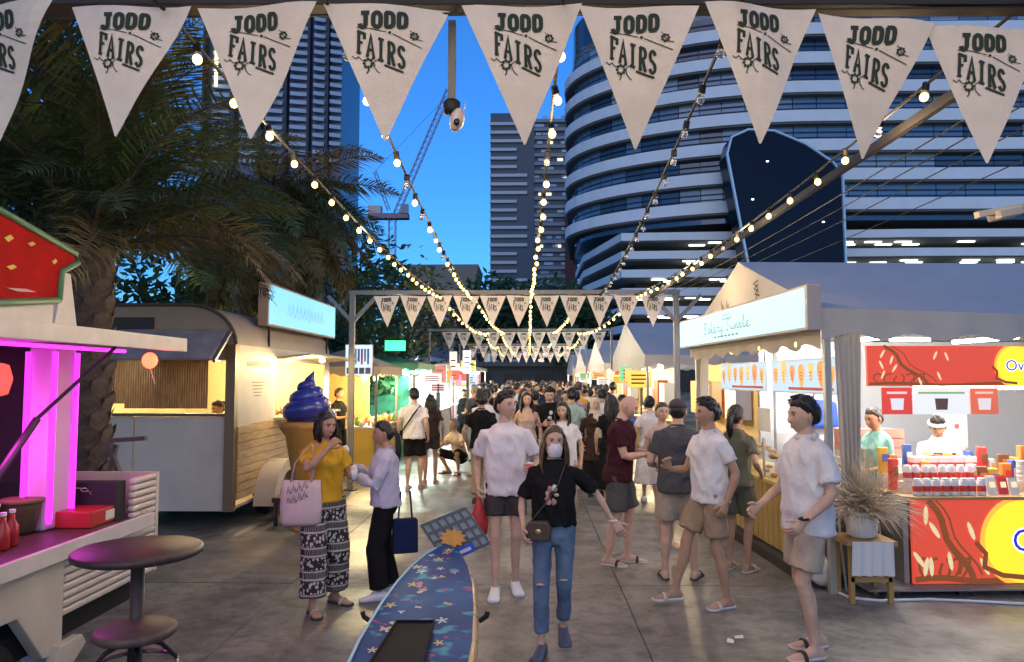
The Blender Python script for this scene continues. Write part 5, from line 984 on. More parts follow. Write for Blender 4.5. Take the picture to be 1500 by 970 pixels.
t = product('pink_banner', 'pale pink hanging cloth banner with pointed hem behind the tumblers', 'banner', 2.15, 1.6, 0); MB().prism([(-.17, 1.75), (.17, 1.75), (.17, 1.12), (0, 1.0), (-.17, 1.12)], (0, 0, 0), (1, 0, 0), (0, 0, 1), .008).build('cloth', mat('banner_pink', (.62, .42, .42), .8), t); MB().tube([(-.2, 0, 1.75), (.2, 0, 1.75)], .01, 6).tube([(-.2, 0, 0), (-.2, 0, 1.76)], .012, 6).build('stand', STEEL, t); MB().ell((.05, -.006, 1.35), (.03, .003, .03), 8, 5).build('printed_mark', mat('print_red'), t)
# dried grass pot on a cloth-covered stool, pole, bag, pipe
gp = W(1262, 760, Y=6.5); GP = thing('dried_grass_bunch', 'big bunch of dry straw grass in a white pot at the tent corner', 'dried grass', (gp.x, 6.5, .52)); MB().lathe([(.09, 0), (.12, .02), (.14, .22), (.125, .22)], 18).build('pot', WHITE, GP, True); mb = MB(); r = random.Random(2)
for i in range(900):
    a = r.uniform(0, 6.28); e = r.uniform(.05, 1.0); L = r.uniform(.32, .62); d = V((math.cos(a) * e, math.sin(a) * e, 1 - .95 * e)).normalized(); p0 = V((r.uniform(-.06, .06), r.uniform(-.06, .06), .18)); m1 = p0 + d * L * .55; e1 = m1 + (d + V((r.uniform(-.6, .6), r.uniform(-.6, .6), -.8 * e))).normalized() * L * .5; sd = d.orthogonal().normalized() * .004
    mb.add([p0 - sd, p0 + sd, m1 + sd, m1 - sd, e1], [(0, 1, 2, 3), (3, 2, 4)])
tag(mb.build('straw', mat('straw', (.58, .47, .33), .8, var=.5, vscale=8), GP), kind='stuff')
SL = thing('covered_stool', 'wooden stool draped with white cloth under the dried grass', 'stool', (gp.x, 6.5, 0)); WDS = mat('stool_yellow', (.38, .22, .07), .5)
for x in (-.16, .16):
    for y in (-.14, .14): MB().b2((x - .02, y - .02, 0), (x + .02, y + .02, .48)).build('leg', WDS, SL)
MB().b2((-.17, -.16, .18), (.17, -.13, .22)).build('rail', WDS, SL); MB().b2((-.21, -.19, .48), (.21, .19, .518)).build('seat', WDS, SL)
wavy_curtain(MB(), (0, -.2, 0), (1, 0, 0), .34, .52, .24, .012, 4, 1.05).build('cloth', WHITE, SL, True)
MB().tube([(0, 0, 0), (-.04, .01, .5), (-.05, .02, 1.0)], .011, 8).build('white_pole', WHITE, None, True, loc=W(1240, 866, Z=0), label='thin white pole standing before the covered stool', cat='pole')
pp = [W(x, y, Z=.012) for x, y in ((1190, 845), (1215, 862), (1245, 876), (1290, 880), (1360, 878), (1430, 881), (1520, 886))]; MB().tube(pp, .012, 8).build('white_hose', WHITE, None, True, label='white hose lying along the base of the drink stall', cat='hose')
pb = W(1206, 862, Z=0); mb = MB(); mb.ell((0, 0, .13), (.12, .13, .13), 18, 14); mb.v = [tuple(V(p) * (1 + .25 * noise.noise(V(p) * 14)) * 1 + V((0, 0, .02)) for _ in (0,))[0] for p in mb.v]; mb.v = [(x, y, max(0, z)) for x, y, z in mb.v]
mb.build('plastic_bag', mat('plastic_white', (.62, .6, .58), .35, alpha=.85), None, True, loc=pb, label='crumpled white plastic bag on the ground at the tent corner', cat='bag')
# further tents
for i, (y, L_, lab) in enumerate(((17.2, 5.8, 'second grey gabled tent down the lane, warm lamps under it'), (26.5, 5.6, 'third grey gabled tent down the lane'), (35.5, 5.6, 'fourth grey gabled tent down the lane'), (44.5, 5.6, 'last grey gabled tent near the lane end'))):
    t = gable_tent(lab, 2.72, y, R(1), 5.5, L_, 2.42, 3.38)
    MB().b2((.2, .3, 0), (.75, L_ - .3, .88)).build('counter', [WOODY, WHITE, ORG, WHITE][i], t, bev=.01); MB().b2((2.6, .1, 0), (2.65, L_ - .1, 2.35)).build('back_wall', mat('wall_amber') if i % 2 == 0 else WPL, t)
    for k in range(3):
        MB().ell((.5, .9 + k * 1.9, 2.15), (.07, .07, .08), 10, 7).build('lamp_globe', glow('tent_warm', (1, .80, .45), 14), t, True); lamp('tent_lamp', t, (.5, .9 + k * 1.9, 1.98), 120, (1, .78, .42), .12)
    for k in range(4): MB().b2((2.2, .5 + k * 1.2, .88), (2.58, 1.4 + k * 1.2, 1.7 + .1 * (k % 2))).build('display_shelf', [WHITE, mat('print_brown'), GRY, mat('wall_amber')][k], t)
    goods(14, 2.95, 3.4, y + .4, y + L_ - .5, .885, 30 + i, [(.6, .3, .1), (.6, .5, .3), (.3, .35, .2), (.6, .15, .1)], 'food tub on the counter of the %s grey tent' % ['second', 'third', 'fourth', 'last'][i], 'tubs under the grey tents')
q = W(945, 568, Y=16.6); t = thing('tent_menu_sign', 'yellow-green lit square sign under the second grey tent', 'sign', (2.85, 18.6, 0)); MB().b2((-.02, 0, 1.9), (.02, .6, 2.2)).build('case', WHE, t); MB().b2((-.028, .02, 1.92), (-.022, .58, 2.18)).build('light_panel', glow('sign_lime', (.85, .9, .2), 1.2), t); MB().b2((-.034, .1, 2.0), (-.030, .5, 2.06)).build('printed_line', mat('sign_ink', (.15, .03, .03), .7), t)
MB().tube([(0, .3, 0), (0, .3, 1.9)], .02, 6).build('pole', CORD, t)

# small lit boards added for clutter and brightness, and price cards, along the lane
r = random.Random(17); cols = [('red', (.8, .10, .07)), ('yellow', (.9, .62, .08)), ('pale blue', (.45, .65, .9)), ('white', (.85, .85, .8)), ('pink', (.85, .35, .5)), ('green', (.15, .6, .25)), ('orange', (.9, .35, .06))]
wh_ = ['the second grey tent', 'the third grey tent', 'the fourth grey tent', 'the white-lit snack stall', 'the bright stall past the snack stall', 'the far left stall', 'the dark green stall']
for i in range(34):
    side = 1 if i % 2 else -1
    if side > 0: y = r.choice((17.4, 26.7, 35.7)) + r.uniform(.2, 5.0); x = 2.78; w = wh_[0 if y < 25 else 1 if y < 35 else 2]
    else: y = r.choice((17.7, 21.9, 26.5, 31.6)) + r.uniform(.2, 2.5); x = -2.58; w = wh_[6 if y < 21 else 3 if y < 26 else 4 if y < 31 else 5]
    cn, c = cols[i % 7]; ww, hh = r.uniform(.35, .8), r.uniform(.22, .5); z = r.uniform(1.75, 2.0)
    t = thing('stall_board', 'small %s lit board hung on the front of %s' % (cn, w), 'sign', (x - (.02 if side > 0 else -.02), y, 0), R(side * -35), 'small boards along the lane')
    MB().b2((-ww / 2, -.02, z - hh / 2), (ww / 2, .02, z + hh / 2)).build('board', WHE, t); MB().b2((-ww / 2 + .02, -.026, z - hh / 2 + .02), (ww / 2 - .02, -.022, z + hh / 2 - .02)).build('light_panel', glow('lane_board_' + cn.replace(' ', '_'), c, .75), t)
    for k in range(3): MB().b2((-ww * .35, -.031, z - hh * .28 + k * hh * .22), (ww * r.uniform(.1, .36), -.028, z - hh * .28 + k * hh * .22 + hh * .1)).build('printed_line', mat('sign_ink', (.15, .03, .03), .7), t)
    MB().tube([(0, 0, z + hh / 2), (0, 0, 2.35)], .006, 5).build('hanger', CORD, t)
for i in range(46):
    side = 1 if i % 2 else -1; y = r.uniform(18, 40); x = 2.98 if side > 0 else -2.85
    t = thing('price_card', 'small white price card standing on a stall counter down the lane', 'card', (x, y, .9 if side > 0 else .95), R(side * -60), 'price cards along the lane'); MB().box((0, 0, .08), (.12, .01, .16), 0, Matrix.Rotation(R(-8), 3, 'X')).build('card', WHITE, t); MB().b2((-.04, -.012, .06), (.04, -.008, .08)).build('printed_line', mat('sign_ink', (.15, .03, .03), .7), t)
# ------------------------------------------------------------------ people of the market
C = dict(white=(.70, .68, .68), black=(.014, .014, .016), grey=(.085, .085, .09), dgrey=(.055, .048, .05), maroon=(.055, .016, .024), beige=(.36, .27, .19), sand=(.42, .34, .26), yellow=(.60, .33, .03), lavender=(.50, .47, .60), jean=(.12, .18, .27), navy=(.015, .025, .07), red=(.42, .03, .03), brown=(.05, .03, .025), cream=(.62, .53, .40), teal=(.22, .50, .46), pink=(.55, .32, .36), green=(.10, .17, .10), blue=(.06, .13, .33), mint=(.36, .52, .44), olive=(.13, .13, .09))
def cl(k): return cloth(k, C[k])
SNK, SNS = mat('sneaker_white', (.72, .72, .72), .55), mat('sneaker_sole', (.55, .55, .54), .6); FLO, FLS = mat('strap_dark', (.03, .028, .028), .6), mat('sole_dark', (.05, .045, .045), .7); FLW = mat('sole_pale', (.55, .50, .46), .7)
def elephant_cloth():
    m = bpy.data.materials.new('cloth_elephant_print'); m.use_nodes = True; n, l = m.node_tree.nodes, m.node_tree.links; b = n['Principled BSDF']; tc = n.new('ShaderNodeTexCoord')
    mp = n.new('ShaderNodeMapping'); mp.inputs['Scale'].default_value = (36, 36, 27); l.new(tc.outputs['Object'], mp.inputs[0]); vo = n.new('ShaderNodeTexVoronoi'); vo.feature = 'F1'; vo.inputs['Scale'].default_value = 1.0; l.new(mp.outputs[0], vo.inputs['Vector'])
    sx = n.new('ShaderNodeSeparateXYZ'); l.new(tc.outputs['Object'], sx.inputs[0])
    def mth(op, a, bb=None):
        x = n.new('ShaderNodeMath'); x.operation = op
        for i, v in enumerate((a, bb)):
            if v is None: continue
            if isinstance(v, (int, float)): x.inputs[i].default_value = v
            else: l.new(v, x.inputs[i])
        return x.outputs[0]
    fr = mth('FRACT', mth('MULTIPLY', sx.outputs[2], 5.2)); band = mth('LESS_THAN', fr, .52); mot = mth('GREATER_THAN', vo.outputs['Distance'], .42); thin = mth('LESS_THAN', mth('ABSOLUTE', mth('SUBTRACT', fr, .60)), .035); thin2 = mth('LESS_THAN', mth('ABSOLUTE', mth('SUBTRACT', fr, .93)), .025)
    wv = n.new('ShaderNodeTexWave'); wv.inputs['Scale'].default_value = 26; wv.inputs['Distortion'].default_value = 3; l.new(tc.outputs['Object'], wv.inputs[0]); zig = mth('MULTIPLY', mth('GREATER_THAN', wv.outputs[1], .72), mth('SUBTRACT', 1, band))
    inv = mth('SUBTRACT', 1, mot); f = mth('MAXIMUM', mth('MAXIMUM', mth('MULTIPLY', band, inv), mth('MULTIPLY', zig, .5)), mth('MAXIMUM', thin, thin2))
    x = n.new('ShaderNodeMix'); x.data_type = 'RGBA'; l.new(f, x.inputs['Factor']); x.inputs['A'].default_value = (.022, .019, .02, 1); x.inputs['B'].default_value = (.48, .44, .42, 1); l.new(x.outputs['Result'], b.inputs['Base Color']); b.inputs['Roughness'].default_value = .9; return m
def spotted(name, c1, c2, sc=28, th=.22):
    m = bpy.data.materials.new(name); m.use_nodes = True; n, l = m.node_tree.nodes, m.node_tree.links; b = n['Principled BSDF']; tc = n.new('ShaderNodeTexCoord'); vo = n.new('ShaderNodeTexVoronoi'); vo.inputs['Scale'].default_value = sc; l.new(tc.outputs['Object'], vo.inputs['Vector'])
    r_ = n.new('ShaderNodeValToRGB'); r_.color_ramp.elements[0].position = th - .04; r_.color_ramp.elements[1].position = th; r_.color_ramp.elements[0].color = (*c2, 1); r_.color_ramp.elements[1].color = (*c1, 1); l.new(vo.outputs['Distance'], r_.inputs[0]); l.new(r_.outputs[0], b.inputs['Base Color']); b.inputs['Roughness'].default_value = .9; return m
def jeans():
    return mat('cloth_denim', (.16, .23, .33), .9, var=.55, vscale=4, bump=.3, bscale=200, spec=.1, col2=(.07, .11, .18))
def pw(t, p): return t.location + Matrix.Rotation(t.rotation_euler.z, 3, 'Z') @ (V(p) * t.scale.x)
def wrist(t, F, i, off=.06): a = F.arms[i]; return pw(t, a[2] + a[3] * off)

# woman in yellow with elephant-print trousers
t, F = put_person('woman in yellow tee and black elephant-print trousers eating, tote on shoulder', 470, 890, face=42, H=1.62, skin='tan', female=True, bulk=1.14, hair=('bob', 'black', .17),
    pose=dict(lf=(.16, .05, 0, 20), rf=(-.14, -.12, 0, -10), rh=(-.08, -.26, 1.42), rhe=(-.8, .1, -.8), rhn=(0, .5, -.8), rhd=(.6, -.2, .7), rhc=.7, lh=(.14, -.30, 1.18), lhe=(.6, .4, -.9), lhc=.8, lhd=(-.4, -.8, .3), head=(8, 10)), top=(cl('yellow'), dict(hem=.93, boxy=1.0)), bottom=('trousers', elephant_cloth(), dict(length=1.86, rt=.112, rb=.105, waist=1.06, inf=.016)), shoes=('sandal', mat('strap_cream', (.5, .46, .42), .6), FLS))
b_ = thing('tote_bag', 'pale pink canvas tote with black lettering hanging from the woman in yellow', 'bag', pw(t, (-.235, -.07, 0)), t.rotation_euler.z - R(35)); mb = MB()
rows = [[V((x, (.055 * (1 - (x / .17) ** 2) * s_) * sgn + .0, z)) for sgn, xs in ((-1, range(9)), (1, range(8, -1, -1))) for x in [(-1 + q / 4) * w_ for q in xs]] for z, w_, s_ in ((.70, .13, .5), (.73, .16, 1.0), (.85, .165, 1.1), (.98, .155, .8), (1.06, .15, .45))]
mb.loft(rows).build('bag', mat('tote_canvas', (.60, .47, .47), .9, var=.1, bump=.2), b_, True)
for dy in (-.03, .03): MB().tube([(-.08, dy, 1.05), (-.05, dy * .7, 1.2), (.08, dy * .4 - .02, 1.355), (.10, dy * .7, 1.2), (.08, dy, 1.05)], .012, 6, flat=.4).build('handle', mat('tote_canvas'), b_, True)
sc_ = MB()
for ln in range(2):
    for k in range(4): rr_ = random.Random(ln * 9 + k); ribbon(sc_, [(-.10 + k * .042 + a * .036, .985 - ln * .075 + k * .014 + b * .04 * rr_.uniform(.6, 1.3)) for a, b in ((0, -.5), (.3, .8), (.45, -.4), (.7, .5), (.8, -.6), (1.1, -.2))], .006, lambda x, z, dz: V((x, -.0635 - .012 * (1 - (x / .17) ** 2) - dz, z)), .0002 * k)
sc_.build('scribbled_lettering', INK, b_)
c_ = thing('ice_cream_cup', 'small white ice-cream cup held by the woman in yellow', 'cup', wrist(t, F, 0, .10) - V((0, 0, .02))); MB().lathe([(.02, -.04), (.03, .04), (.026, .04)], 12).build('cup', WHITE, c_, True); MB().ell((0, 0, .05), (.024, .024, .03), 10, 7).build('scoop', mat('scoop_white', (.7, .62, .55), .5), c_, True)
# girl in lavender shirt
t, F = put_person('girl in lavender shirt and black wide trousers holding an ice cream', 562, 875, face=-78, H=1.52, skin='tan', female=True, hair=('pony', 'black', .42),
    pose=dict(lf=(.09, -.04, 0, 5), rf=(-.09, .07, 0, -5), lh=(.10, -.30, 1.22), lhe=(.5, .6, -.8), lhc=.8, lhd=(-.2, -.7, .6), rh=(-.12, -.34, 1.30), rhe=(-.6, .5, -.8), rhc=.8, rhd=(.2, -.6, .8), head=(0, 6)), top=(cl('lavender'), dict(hem=.90, sleeve=1.8, boxy=1.05, rsl=.074, inf=.03, fold=.016)), bottom=('trousers', cl('black'), dict(length=1.92, rt=.102, rb=.10, waist=1.04)), shoes=('shoe', SNK, SNS))
c_ = thing('ice_cream_cone', 'white ice-cream cone in the hand of the girl in lavender', 'ice cream', wrist(t, F, 1, .09)); MB().lathe([(.006, -.09), (.028, .02), (.03, .03), (.02, .03)], 12).build('cone', CON, c_, True); MB().ell((0, 0, .055), (.036, .036, .042), 12, 8).build('scoop', mat('scoop_white', (.7, .62, .55), .5), c_, True)
c_ = thing('shopping_bag', 'navy shopping bag hanging behind the girl in lavender', 'bag', pw(t, (.06, .20, .62)), R(20)); MB().prism([(-.11, -.16), (.11, -.16), (.105, .13), (-.105, .13)], (0, 0, 0), (1, 0, 0), (0, 0, 1), .09).build('bag', cl('navy'), c_, bev=.015); MB().tube([(-.06, 0, .13), (-.04, 0, .36), (.04, 0, .36), (.06, 0, .13)], .008, 6).build('handle', cl('navy'), c_)
# pair seen from behind
t, F = put_person('man in white speckled tee and black shorts seen from behind, black strap across', 606, 716, face=172, H=1.72, skin='fair', bulk=1.06, hair=('short', 'black'), vox=.016, pose=dict(lf=(.1, .05, 0, 4), rf=(-.1, -.06, 0, -6), head=(35, 0)), top=(spotted('cloth_speckled', (.66, .64, .63), (.25, .26, .30)), dict(hem=.86, boxy=1.08)), bottom=('shorts', cl('black'), dict(length=.85)), shoes=('sandal', FLW, FLW))
s_ = thing('crossbody_strap', 'black crossbody strap and pouch over the speckled white tee', 'bag', t.location, t.rotation_euler.z); s_.scale = t.scale; MB().tube([(-.13, .06, 1.43), (-.06, .155, 1.32), (.08, .165, 1.12), (.18, .12, .98), (.19, 0, .95)], .014, 6, flat=.4, hint=V((0, 1, 0))).build('strap', cl('black'), s_); MB().b2((.19, -.08, .86), (.24, .1, 1.0)).build('pouch', cl('black'), s_, bev=.02)
put_person('dark-haired woman in brown top standing beyond the speckled tee', 630, 708, face=185, H=1.60, skin='tan', female=True, hair=('long', 'black', .3), vox=.016, pose=dict(), top=(cl('brown'), dict(hem=.9)), bottom=('shorts', cl('dgrey'), dict(length=.6)), shoes=('sandal', FLW, FLW))
# man in white tee walking
t, F = put_person('young man in pale tee and dark grey shorts with white sneakers', 740, 868, face=4, H=1.77, skin='fair', bulk=.94, hair=('short', 'black', .3, .03), pose=dict(lf=(.09, .05, 0, 8), rf=(-.09, -.12, 0, -6), rh=(-.235, -.03, .90), lh=(.20, -.22, 1.08), lhe=(.6, .6, -.6), lhc=.7, lhd=(-.1, -.9, .1), rhc=.75, head=(34, -2), twist=4), top=(cloth('palepink', (.70, .64, .66)), dict(hem=.84, boxy=1.0, inf=.020, sleeve=.72, rsl=.068)), bottom=('shorts', cl('dgrey'), dict(length=.62, rb=.108)), shoes=('shoe', SNK, SNS))
c_ = thing('red_carrier_bag', 'limp red carrier bag held by the man in the pale tee', 'bag', wrist(t, F, 1, .09)); MB().loft([[V((x * w_, y * d_, z)) for x, y in ((-1, -.6), (0, -1), (1, -.6), (1, .6), (0, 1), (-1, .6))] for z, w_, d_ in ((-.34, .03, .02), (-.30, .075, .04), (-.2, .085, .05), (-.08, .04, .03), (0, .012, .012))]).build('bag', mat('carrier_red', (.45, .035, .03), .4, var=.3, bump=.3, bscale=20), c_, True)
for s_ in (-1, 1): MB().tube([(.02 * s_, 0, -.05), (.012 * s_, 0, 0), (0, 0, .02)], .006, 5).build('handle', mat('carrier_red'), c_)
c_ = thing('drink_cup', 'clear cup of red drink held by the man in the pale tee', 'cup', wrist(t, F, 0, .08)); MB().lathe([(.026, -.06), (.036, .045), (.034, .045), (.0, .03)], 14).build('cup', mat('drink_red', (.6, .10, .08), .2, spec=.6), c_, True); MB().lathe([(.037, .046), (.038, .055), (.01, .062)], 14).build('lid', mat('lid_clear', (.7, .62, .62), .2), c_, True)
# masked woman
t, F = put_person('woman in black print tee, ripped blue jeans and white face mask', 812, 950, face=-8, H=1.56, skin='fair', female=True, bulk=.93, hair=('long', 'caramel', .36), pose=dict(lf=(.05, .20, .03, 12), lfp=14, rf=(-.08, -.18, 0, -8), rh=(-.22, -.14, .93), rhe=(-.5, .8, 0), lh=(.46, .12, .96), lhe=(.4, .9, .2), lhd=(.5, -.1, -.7), lhc=.2, lhn=(0, 1, .1), head=(14, 4)), top=(cl('black'), dict(hem=.96, boxy=1.06, sleeve=.8, rsl=.07)), bottom=('jeans', jeans(), dict(length=1.82, rt=.094, rb=.066, waist=1.05)), shoes=('shoe', mat('flat_blue', (.06, .08, .13), .4), FLS))
H = lambda x, y, z: F.hc + F.hrot @ V((x, y, z)); mb = MB(); rows = []
for z, k in ((.0, .93), (-.015, 1.02), (-.04, 1.12), (-.07, 1.09), (-.095, .98), (-.105, .90)): rows.append([H(math.sin(a) * .066 * (1 - max(0, -z - .06) * 4), -math.cos(a) * .094 * k - .004 - (.024 * math.exp(-(a / .3) ** 2) if z > -.06 else .004), z - .004) for a in [R(-66 + 11 * q) for q in range(13)]])
mb.loft(rows, cap=False, closed=False).build('face_mask', mat('mask_white', (.72, .68, .70), .8), t, True)
for s_ in (1, -1): MB().tube([H(.058 * s_, -.04, -.01), H(.079 * s_, .015, .01)], .0025, 5).tube([H(.055 * s_, -.04, -.085), H(.078 * s_, .02, -.02)], .0025, 5).build('ear_loop', mat('mask_white'), t)
r = random.Random(3); mb = MB()
pr = MB(); 
for k in range(9): pr.ell((r.uniform(-.06, .055), -.146 - .001 * k, 1.21 + r.uniform(-.07, .06)), (r.uniform(.012, .026), .006, r.uniform(.012, .03)), 8, 5, k % 3)
pr.build('shirt_print', [mat('print_skin', (.5, .34, .28), .8), mat('print_pale', (.6, .55, .5), .8), mat('print_rose', (.42, .18, .15), .8)], t, True)
for i_, dz in ((0, .04), (1, .02)): kn = F.legs[i_][1]; MB().ell((kn.x, kn.y - .066, kn.z + dz), (.036, .02, .009), 10, 6).build('torn_patch', mat('skin_fair'), t, True)
c_ = thing('crossbody_bag', 'small brown crossbody bag at the hip of the masked woman', 'bag', t.location, t.rotation_euler.z); c_.scale = t.scale; MB().prism([(-.09, -.075), (.09, -.075), (.10, .03), (.07, .075), (-.07, .075), (-.10, .03)], (-.10, -.165, .93), (1, 0, 0), (0, 0, 1), .06).build('bag', mat('leather_brown', (.07, .045, .032), .45, var=.3), c_, bev=.012); MB().tube([(-.17, -.165, .99), (-.06, -.165, 1.12), (.05, -.155, 1.28), (.10, -.10, 1.43), (.08, .02, 1.46)], .010, 6, flat=.5).build('strap', mat('leather_brown'), c_); MB().ell((-.10, -.198, .93), (.025, .006, .02), 8, 5).build('clasp', mat('clasp_gold', (.5, .38, .18), .3, .8), c_)
MB().tube([pw(t, F.arms[0][2] + V((.03 * math.cos(a), .03 * math.sin(a), .01))) for a in [q * .63 for q in range(11)]], .006, 5).build('wrist_band', WHITE, None, True, label='white band on the wrist of the masked woman', cat='bracelet')
# group on the right
t, F = put_person('bald man in maroon tee and grey shorts looking down at his phone', 908, 826, face=72, H=1.74, skin='pink', bulk=1.12, hair=('bald', 'black'), pose=dict(lf=(.1, -.06, 0, 6), rf=(-.1, .10, 0, -8), lh=(.06, -.30, 1.13), lhe=(.6, .6, -.7), lhc=.7, rh=(-.06, -.30, 1.12), rhe=(-.6, .6, -.7), rhc=.7, head=(0, 22), lean=(0, -.05)), top=(cl('maroon'), dict(hem=.84)), bottom=('shorts', cl('grey'), dict(length=.88, rb=.108)), shoes=('sandal', FLO, FLW))
c_ = thing('phone', 'pale phone in the hands of the bald man', 'phone', pw(t, (0, -.37, 1.15)), t.rotation_euler.z); MB().box((0, 0, 0), (.07, .008, .14), 0, Matrix.Rotation(R(-50), 3, 'X')).build('case', WHITE, c_, bev=.004); MB().box((0, .004, .003), (.062, .004, .13), 0, Matrix.Rotation(R(-50), 3, 'X')).build('screen', mat('lens_black'), c_)
t, F = put_person('man in charcoal tee and beige shorts seen from behind in a dark cap', 996, 848, face=168, H=1.70, skin='fair', bulk=1.12, hair=('short', 'black', .3, .01), pose=dict(lf=(.14, .03, 0, 10), rf=(-.14, -.02, 0, -16), lh=(.22, -.24, 1.05), rh=(-.22, -.24, 1.08), head=(-6, 4)), top=(cl('grey'), dict(hem=.83, boxy=1.06)), bottom=('shorts', cl('sand'), dict(length=.85, rb=.112)), shoes=('sandal', FLO, FLS))
mb = MB(); rows = [[F.hc + F.hrot @ V((.089 * math.cos(a) * k, .108 * math.sin(a) * k + .004, z)) for a in [2 * math.pi * q / 20 for q in range(20)]] for z, k in ((.035, 1.0), (.06, 1.0), (.095, .86), (.118, .55), (.128, .12))]; mb.loft(rows).build('cap', mat('cap_dark', (.05, .045, .05), .8), t, True); MB().prism([(-.07, 0), (.07, 0), (.055, .07), (0, .085), (-.055, .07)], F.hc + F.hrot @ V((0, -.09, .045)), F.hrot @ V((1, 0, 0)), F.hrot @ V((0, -1, -.15)), .008).build('cap_peak', mat('cap_dark'), t)
t, F = put_person('man in white tee and beige shorts gesturing, standing side on in white sandals', 1042, 886, face=-72, H=1.72, skin='tan', bulk=1.02, hair=('short', 'black', .3, .03), pose=dict(lf=(.12, .08, 0, 6), rf=(-.10, -.30, 0, -6), rh=(-.10, -.32, 1.13), rhe=(-.5, .7, -.6), rhd=(.1, -.4, .8), rhc=.55, lh=(.25, .0, .88), head=(-4, 2)), top=(cl('white'), dict(hem=.86, boxy=1.02)), bottom=('shorts', cloth('khaki', (.33, .235, .16)), dict(length=.80, rb=.106)), shoes=('sandal', FLW, SNS))
put_person('woman with tied-back hair in pale top and white shorts facing the group', 972, 800, face=8, H=1.62, skin='fair', female=True, hair=('bun', 'brown'), vox=.015, pose=dict(lh=(.16, -.2, 1.05), rh=(-.16, -.22, 1.05), rf=(-.05, -.10, 0, -4)), top=(cloth('blush', (.55, .42, .36)), dict(hem=.9, sleeve=.3, inf=.014)), bottom=('shorts', cl('white'), dict(length=.45)), shoes=('sandal', FLW, FLW))
t, F = put_person('woman in grey-green tee and grey shorts at the bakery counter', 1082, 836, face=140, H=1.63, skin='tan', female=True, hair=('pony', 'black', .25), vox=.015, pose=dict(rh=(-.22, -.1, 1.02)), top=(cl('olive'), dict(hem=.88)), bottom=('shorts', cl('olive'), dict(length=.8)), shoes=('sandal', FLW, FLW))
c_ = thing('black_handbag', 'black handbag on the arm of the woman in grey-green', 'bag', pw(t, (.26, .05, .93)), R(15)); MB().prism([(-.14, -.12), (.14, -.12), (.12, .10), (-.12, .10)], (0, 0, 0), (1, 0, 0), (0, 0, 1), .10).build('bag', mat('leather_black', (.012, .012, .013), .35), c_, bev=.02); MB().tube([(-.08, 0, .1), (-.05, 0, .30), (.05, 0, .30), (.08, 0, .1)], .009, 6).build('handle', mat('leather_black'), c_)
t, F = put_person('man in white polo and beige shorts stepping past the tent corner', 1187, 958, face=-78, H=1.77, skin='fair', bulk=1.02, hair=('short', 'black', .3, .034), pose=dict(lf=(.09, -.02, 0, 4), rf=(-.10, .12, 0, -4), rh=(-.20, -.24, .96), rhe=(-.4, .9, 0), rhc=.3, lh=(.22, -.16, .92), lhe=(.4, .9, 0), head=(0, 4), hip=(0, 0, -.01)), top=(cl('white'), dict(hem=.82, boxy=1.04, inf=.028, sleeve=.72, rsl=.076)), bottom=('shorts', cl('sand'), dict(length=.80, rb=.110)), shoes=('sandal', FLO, FLW))
hb = F.T(V((0, .012, 1.45))); MB().tube([hb + V((.066 * math.cos(a), .066 * math.sin(a), .012 + .010 * math.sin(a))) for a in [2 * math.pi * q / 20 for q in range(21)]], .016, 7, flat=1.3).build('collar', cl('white'), t, True)
MB().tube([F.arms[0][2] + V((.03 * math.cos(a), .028 * math.sin(a), .02)) for a in [q * .63 for q in range(11)]], .009, 6).build('wrist_watch', mat('lens_black'), t, True)
# midground figures
put_person('woman in white top just behind the masked woman', 826, 775, face=-6, H=1.60, skin='fair', female=True, hair=('long', 'black', .28), vox=.015, pose=dict(head=(-10, 8)), top=(cl('white'), dict(hem=.86, boxy=1.1)), bottom=('trousers', cl('beige'), dict(length=1.8)), shoes=('shoe', SNK, SNS))
put_person('woman in cream headscarf and long brown coat', 873, 726, face=4, H=1.58, skin='fair', female=True, hair=('hijab', ('cream', C['cream'])), vox=.015, pose=dict(), top=(cl('brown'), dict(hem=.62, sleeve=1.8, flare=.05, inf=.03)), bottom=('skirt', cl('black'), dict(z1=.14, r1=.26)), shoes=('shoe', FLO, FLS))
put_person('man in black tee and tan trousers with his back turned', 705, 738, face=165, H=1.68, skin='tan', hair=('short', 'black', .3, .03), vox=.015, pose=dict(head=(25, 0)), top=(cl('black'), dict(hem=.86)), bottom=('trousers', cl('beige'), dict(length=1.85, rb=.08)), shoes=('shoe', FLO, FLS))
t, F = put_person('man in black tee with white chest print looking down at his hands', 806, 722, face=-3, H=1.76, skin='fair', hair=('short', 'black', .3, .028), vox=.015, pose=dict(lh=(.08, -.26, 1.12), rh=(-.1, -.26, 1.12), head=(0, 20)), top=(cl('black'), dict(hem=.86)), bottom=('trousers', cl('white'), dict(length=1.85, rb=.09)), shoes=('shoe', SNK, SNS))
MB().ell((.02, -.145, 1.30), (.03, .008, .035), 8, 6).ell((.0, -.147, 1.22), (.035, .008, .03), 8, 6).build('shirt_print', cl('white'), t, True)
put_person('long-haired woman in strapless cream top facing the camera', 772, 726, face=5, H=1.66, skin='fair', female=True, hair=('long', 'black', .34), vox=.015, pose=dict(), top=(cloth('nude', (.52, .40, .32)), dict(hem=.92, arms=False, neck=1.30, inf=.012)), bottom=('jeans', jeans(), dict(length=1.8, rb=.07)), shoes=('shoe', SNK, SNS))
put_person('woman with very long black hair in a black dress, back turned', 897, 742, face=172, H=1.64, skin='fair', female=True, hair=('long', 'black', .42), vox=.015, pose=dict(), top=(cl('black'), dict(hem=.9)), bottom=('skirt', cl('black'), dict(z1=.28, r1=.26)), shoes=('shoe', FLO, FLS))
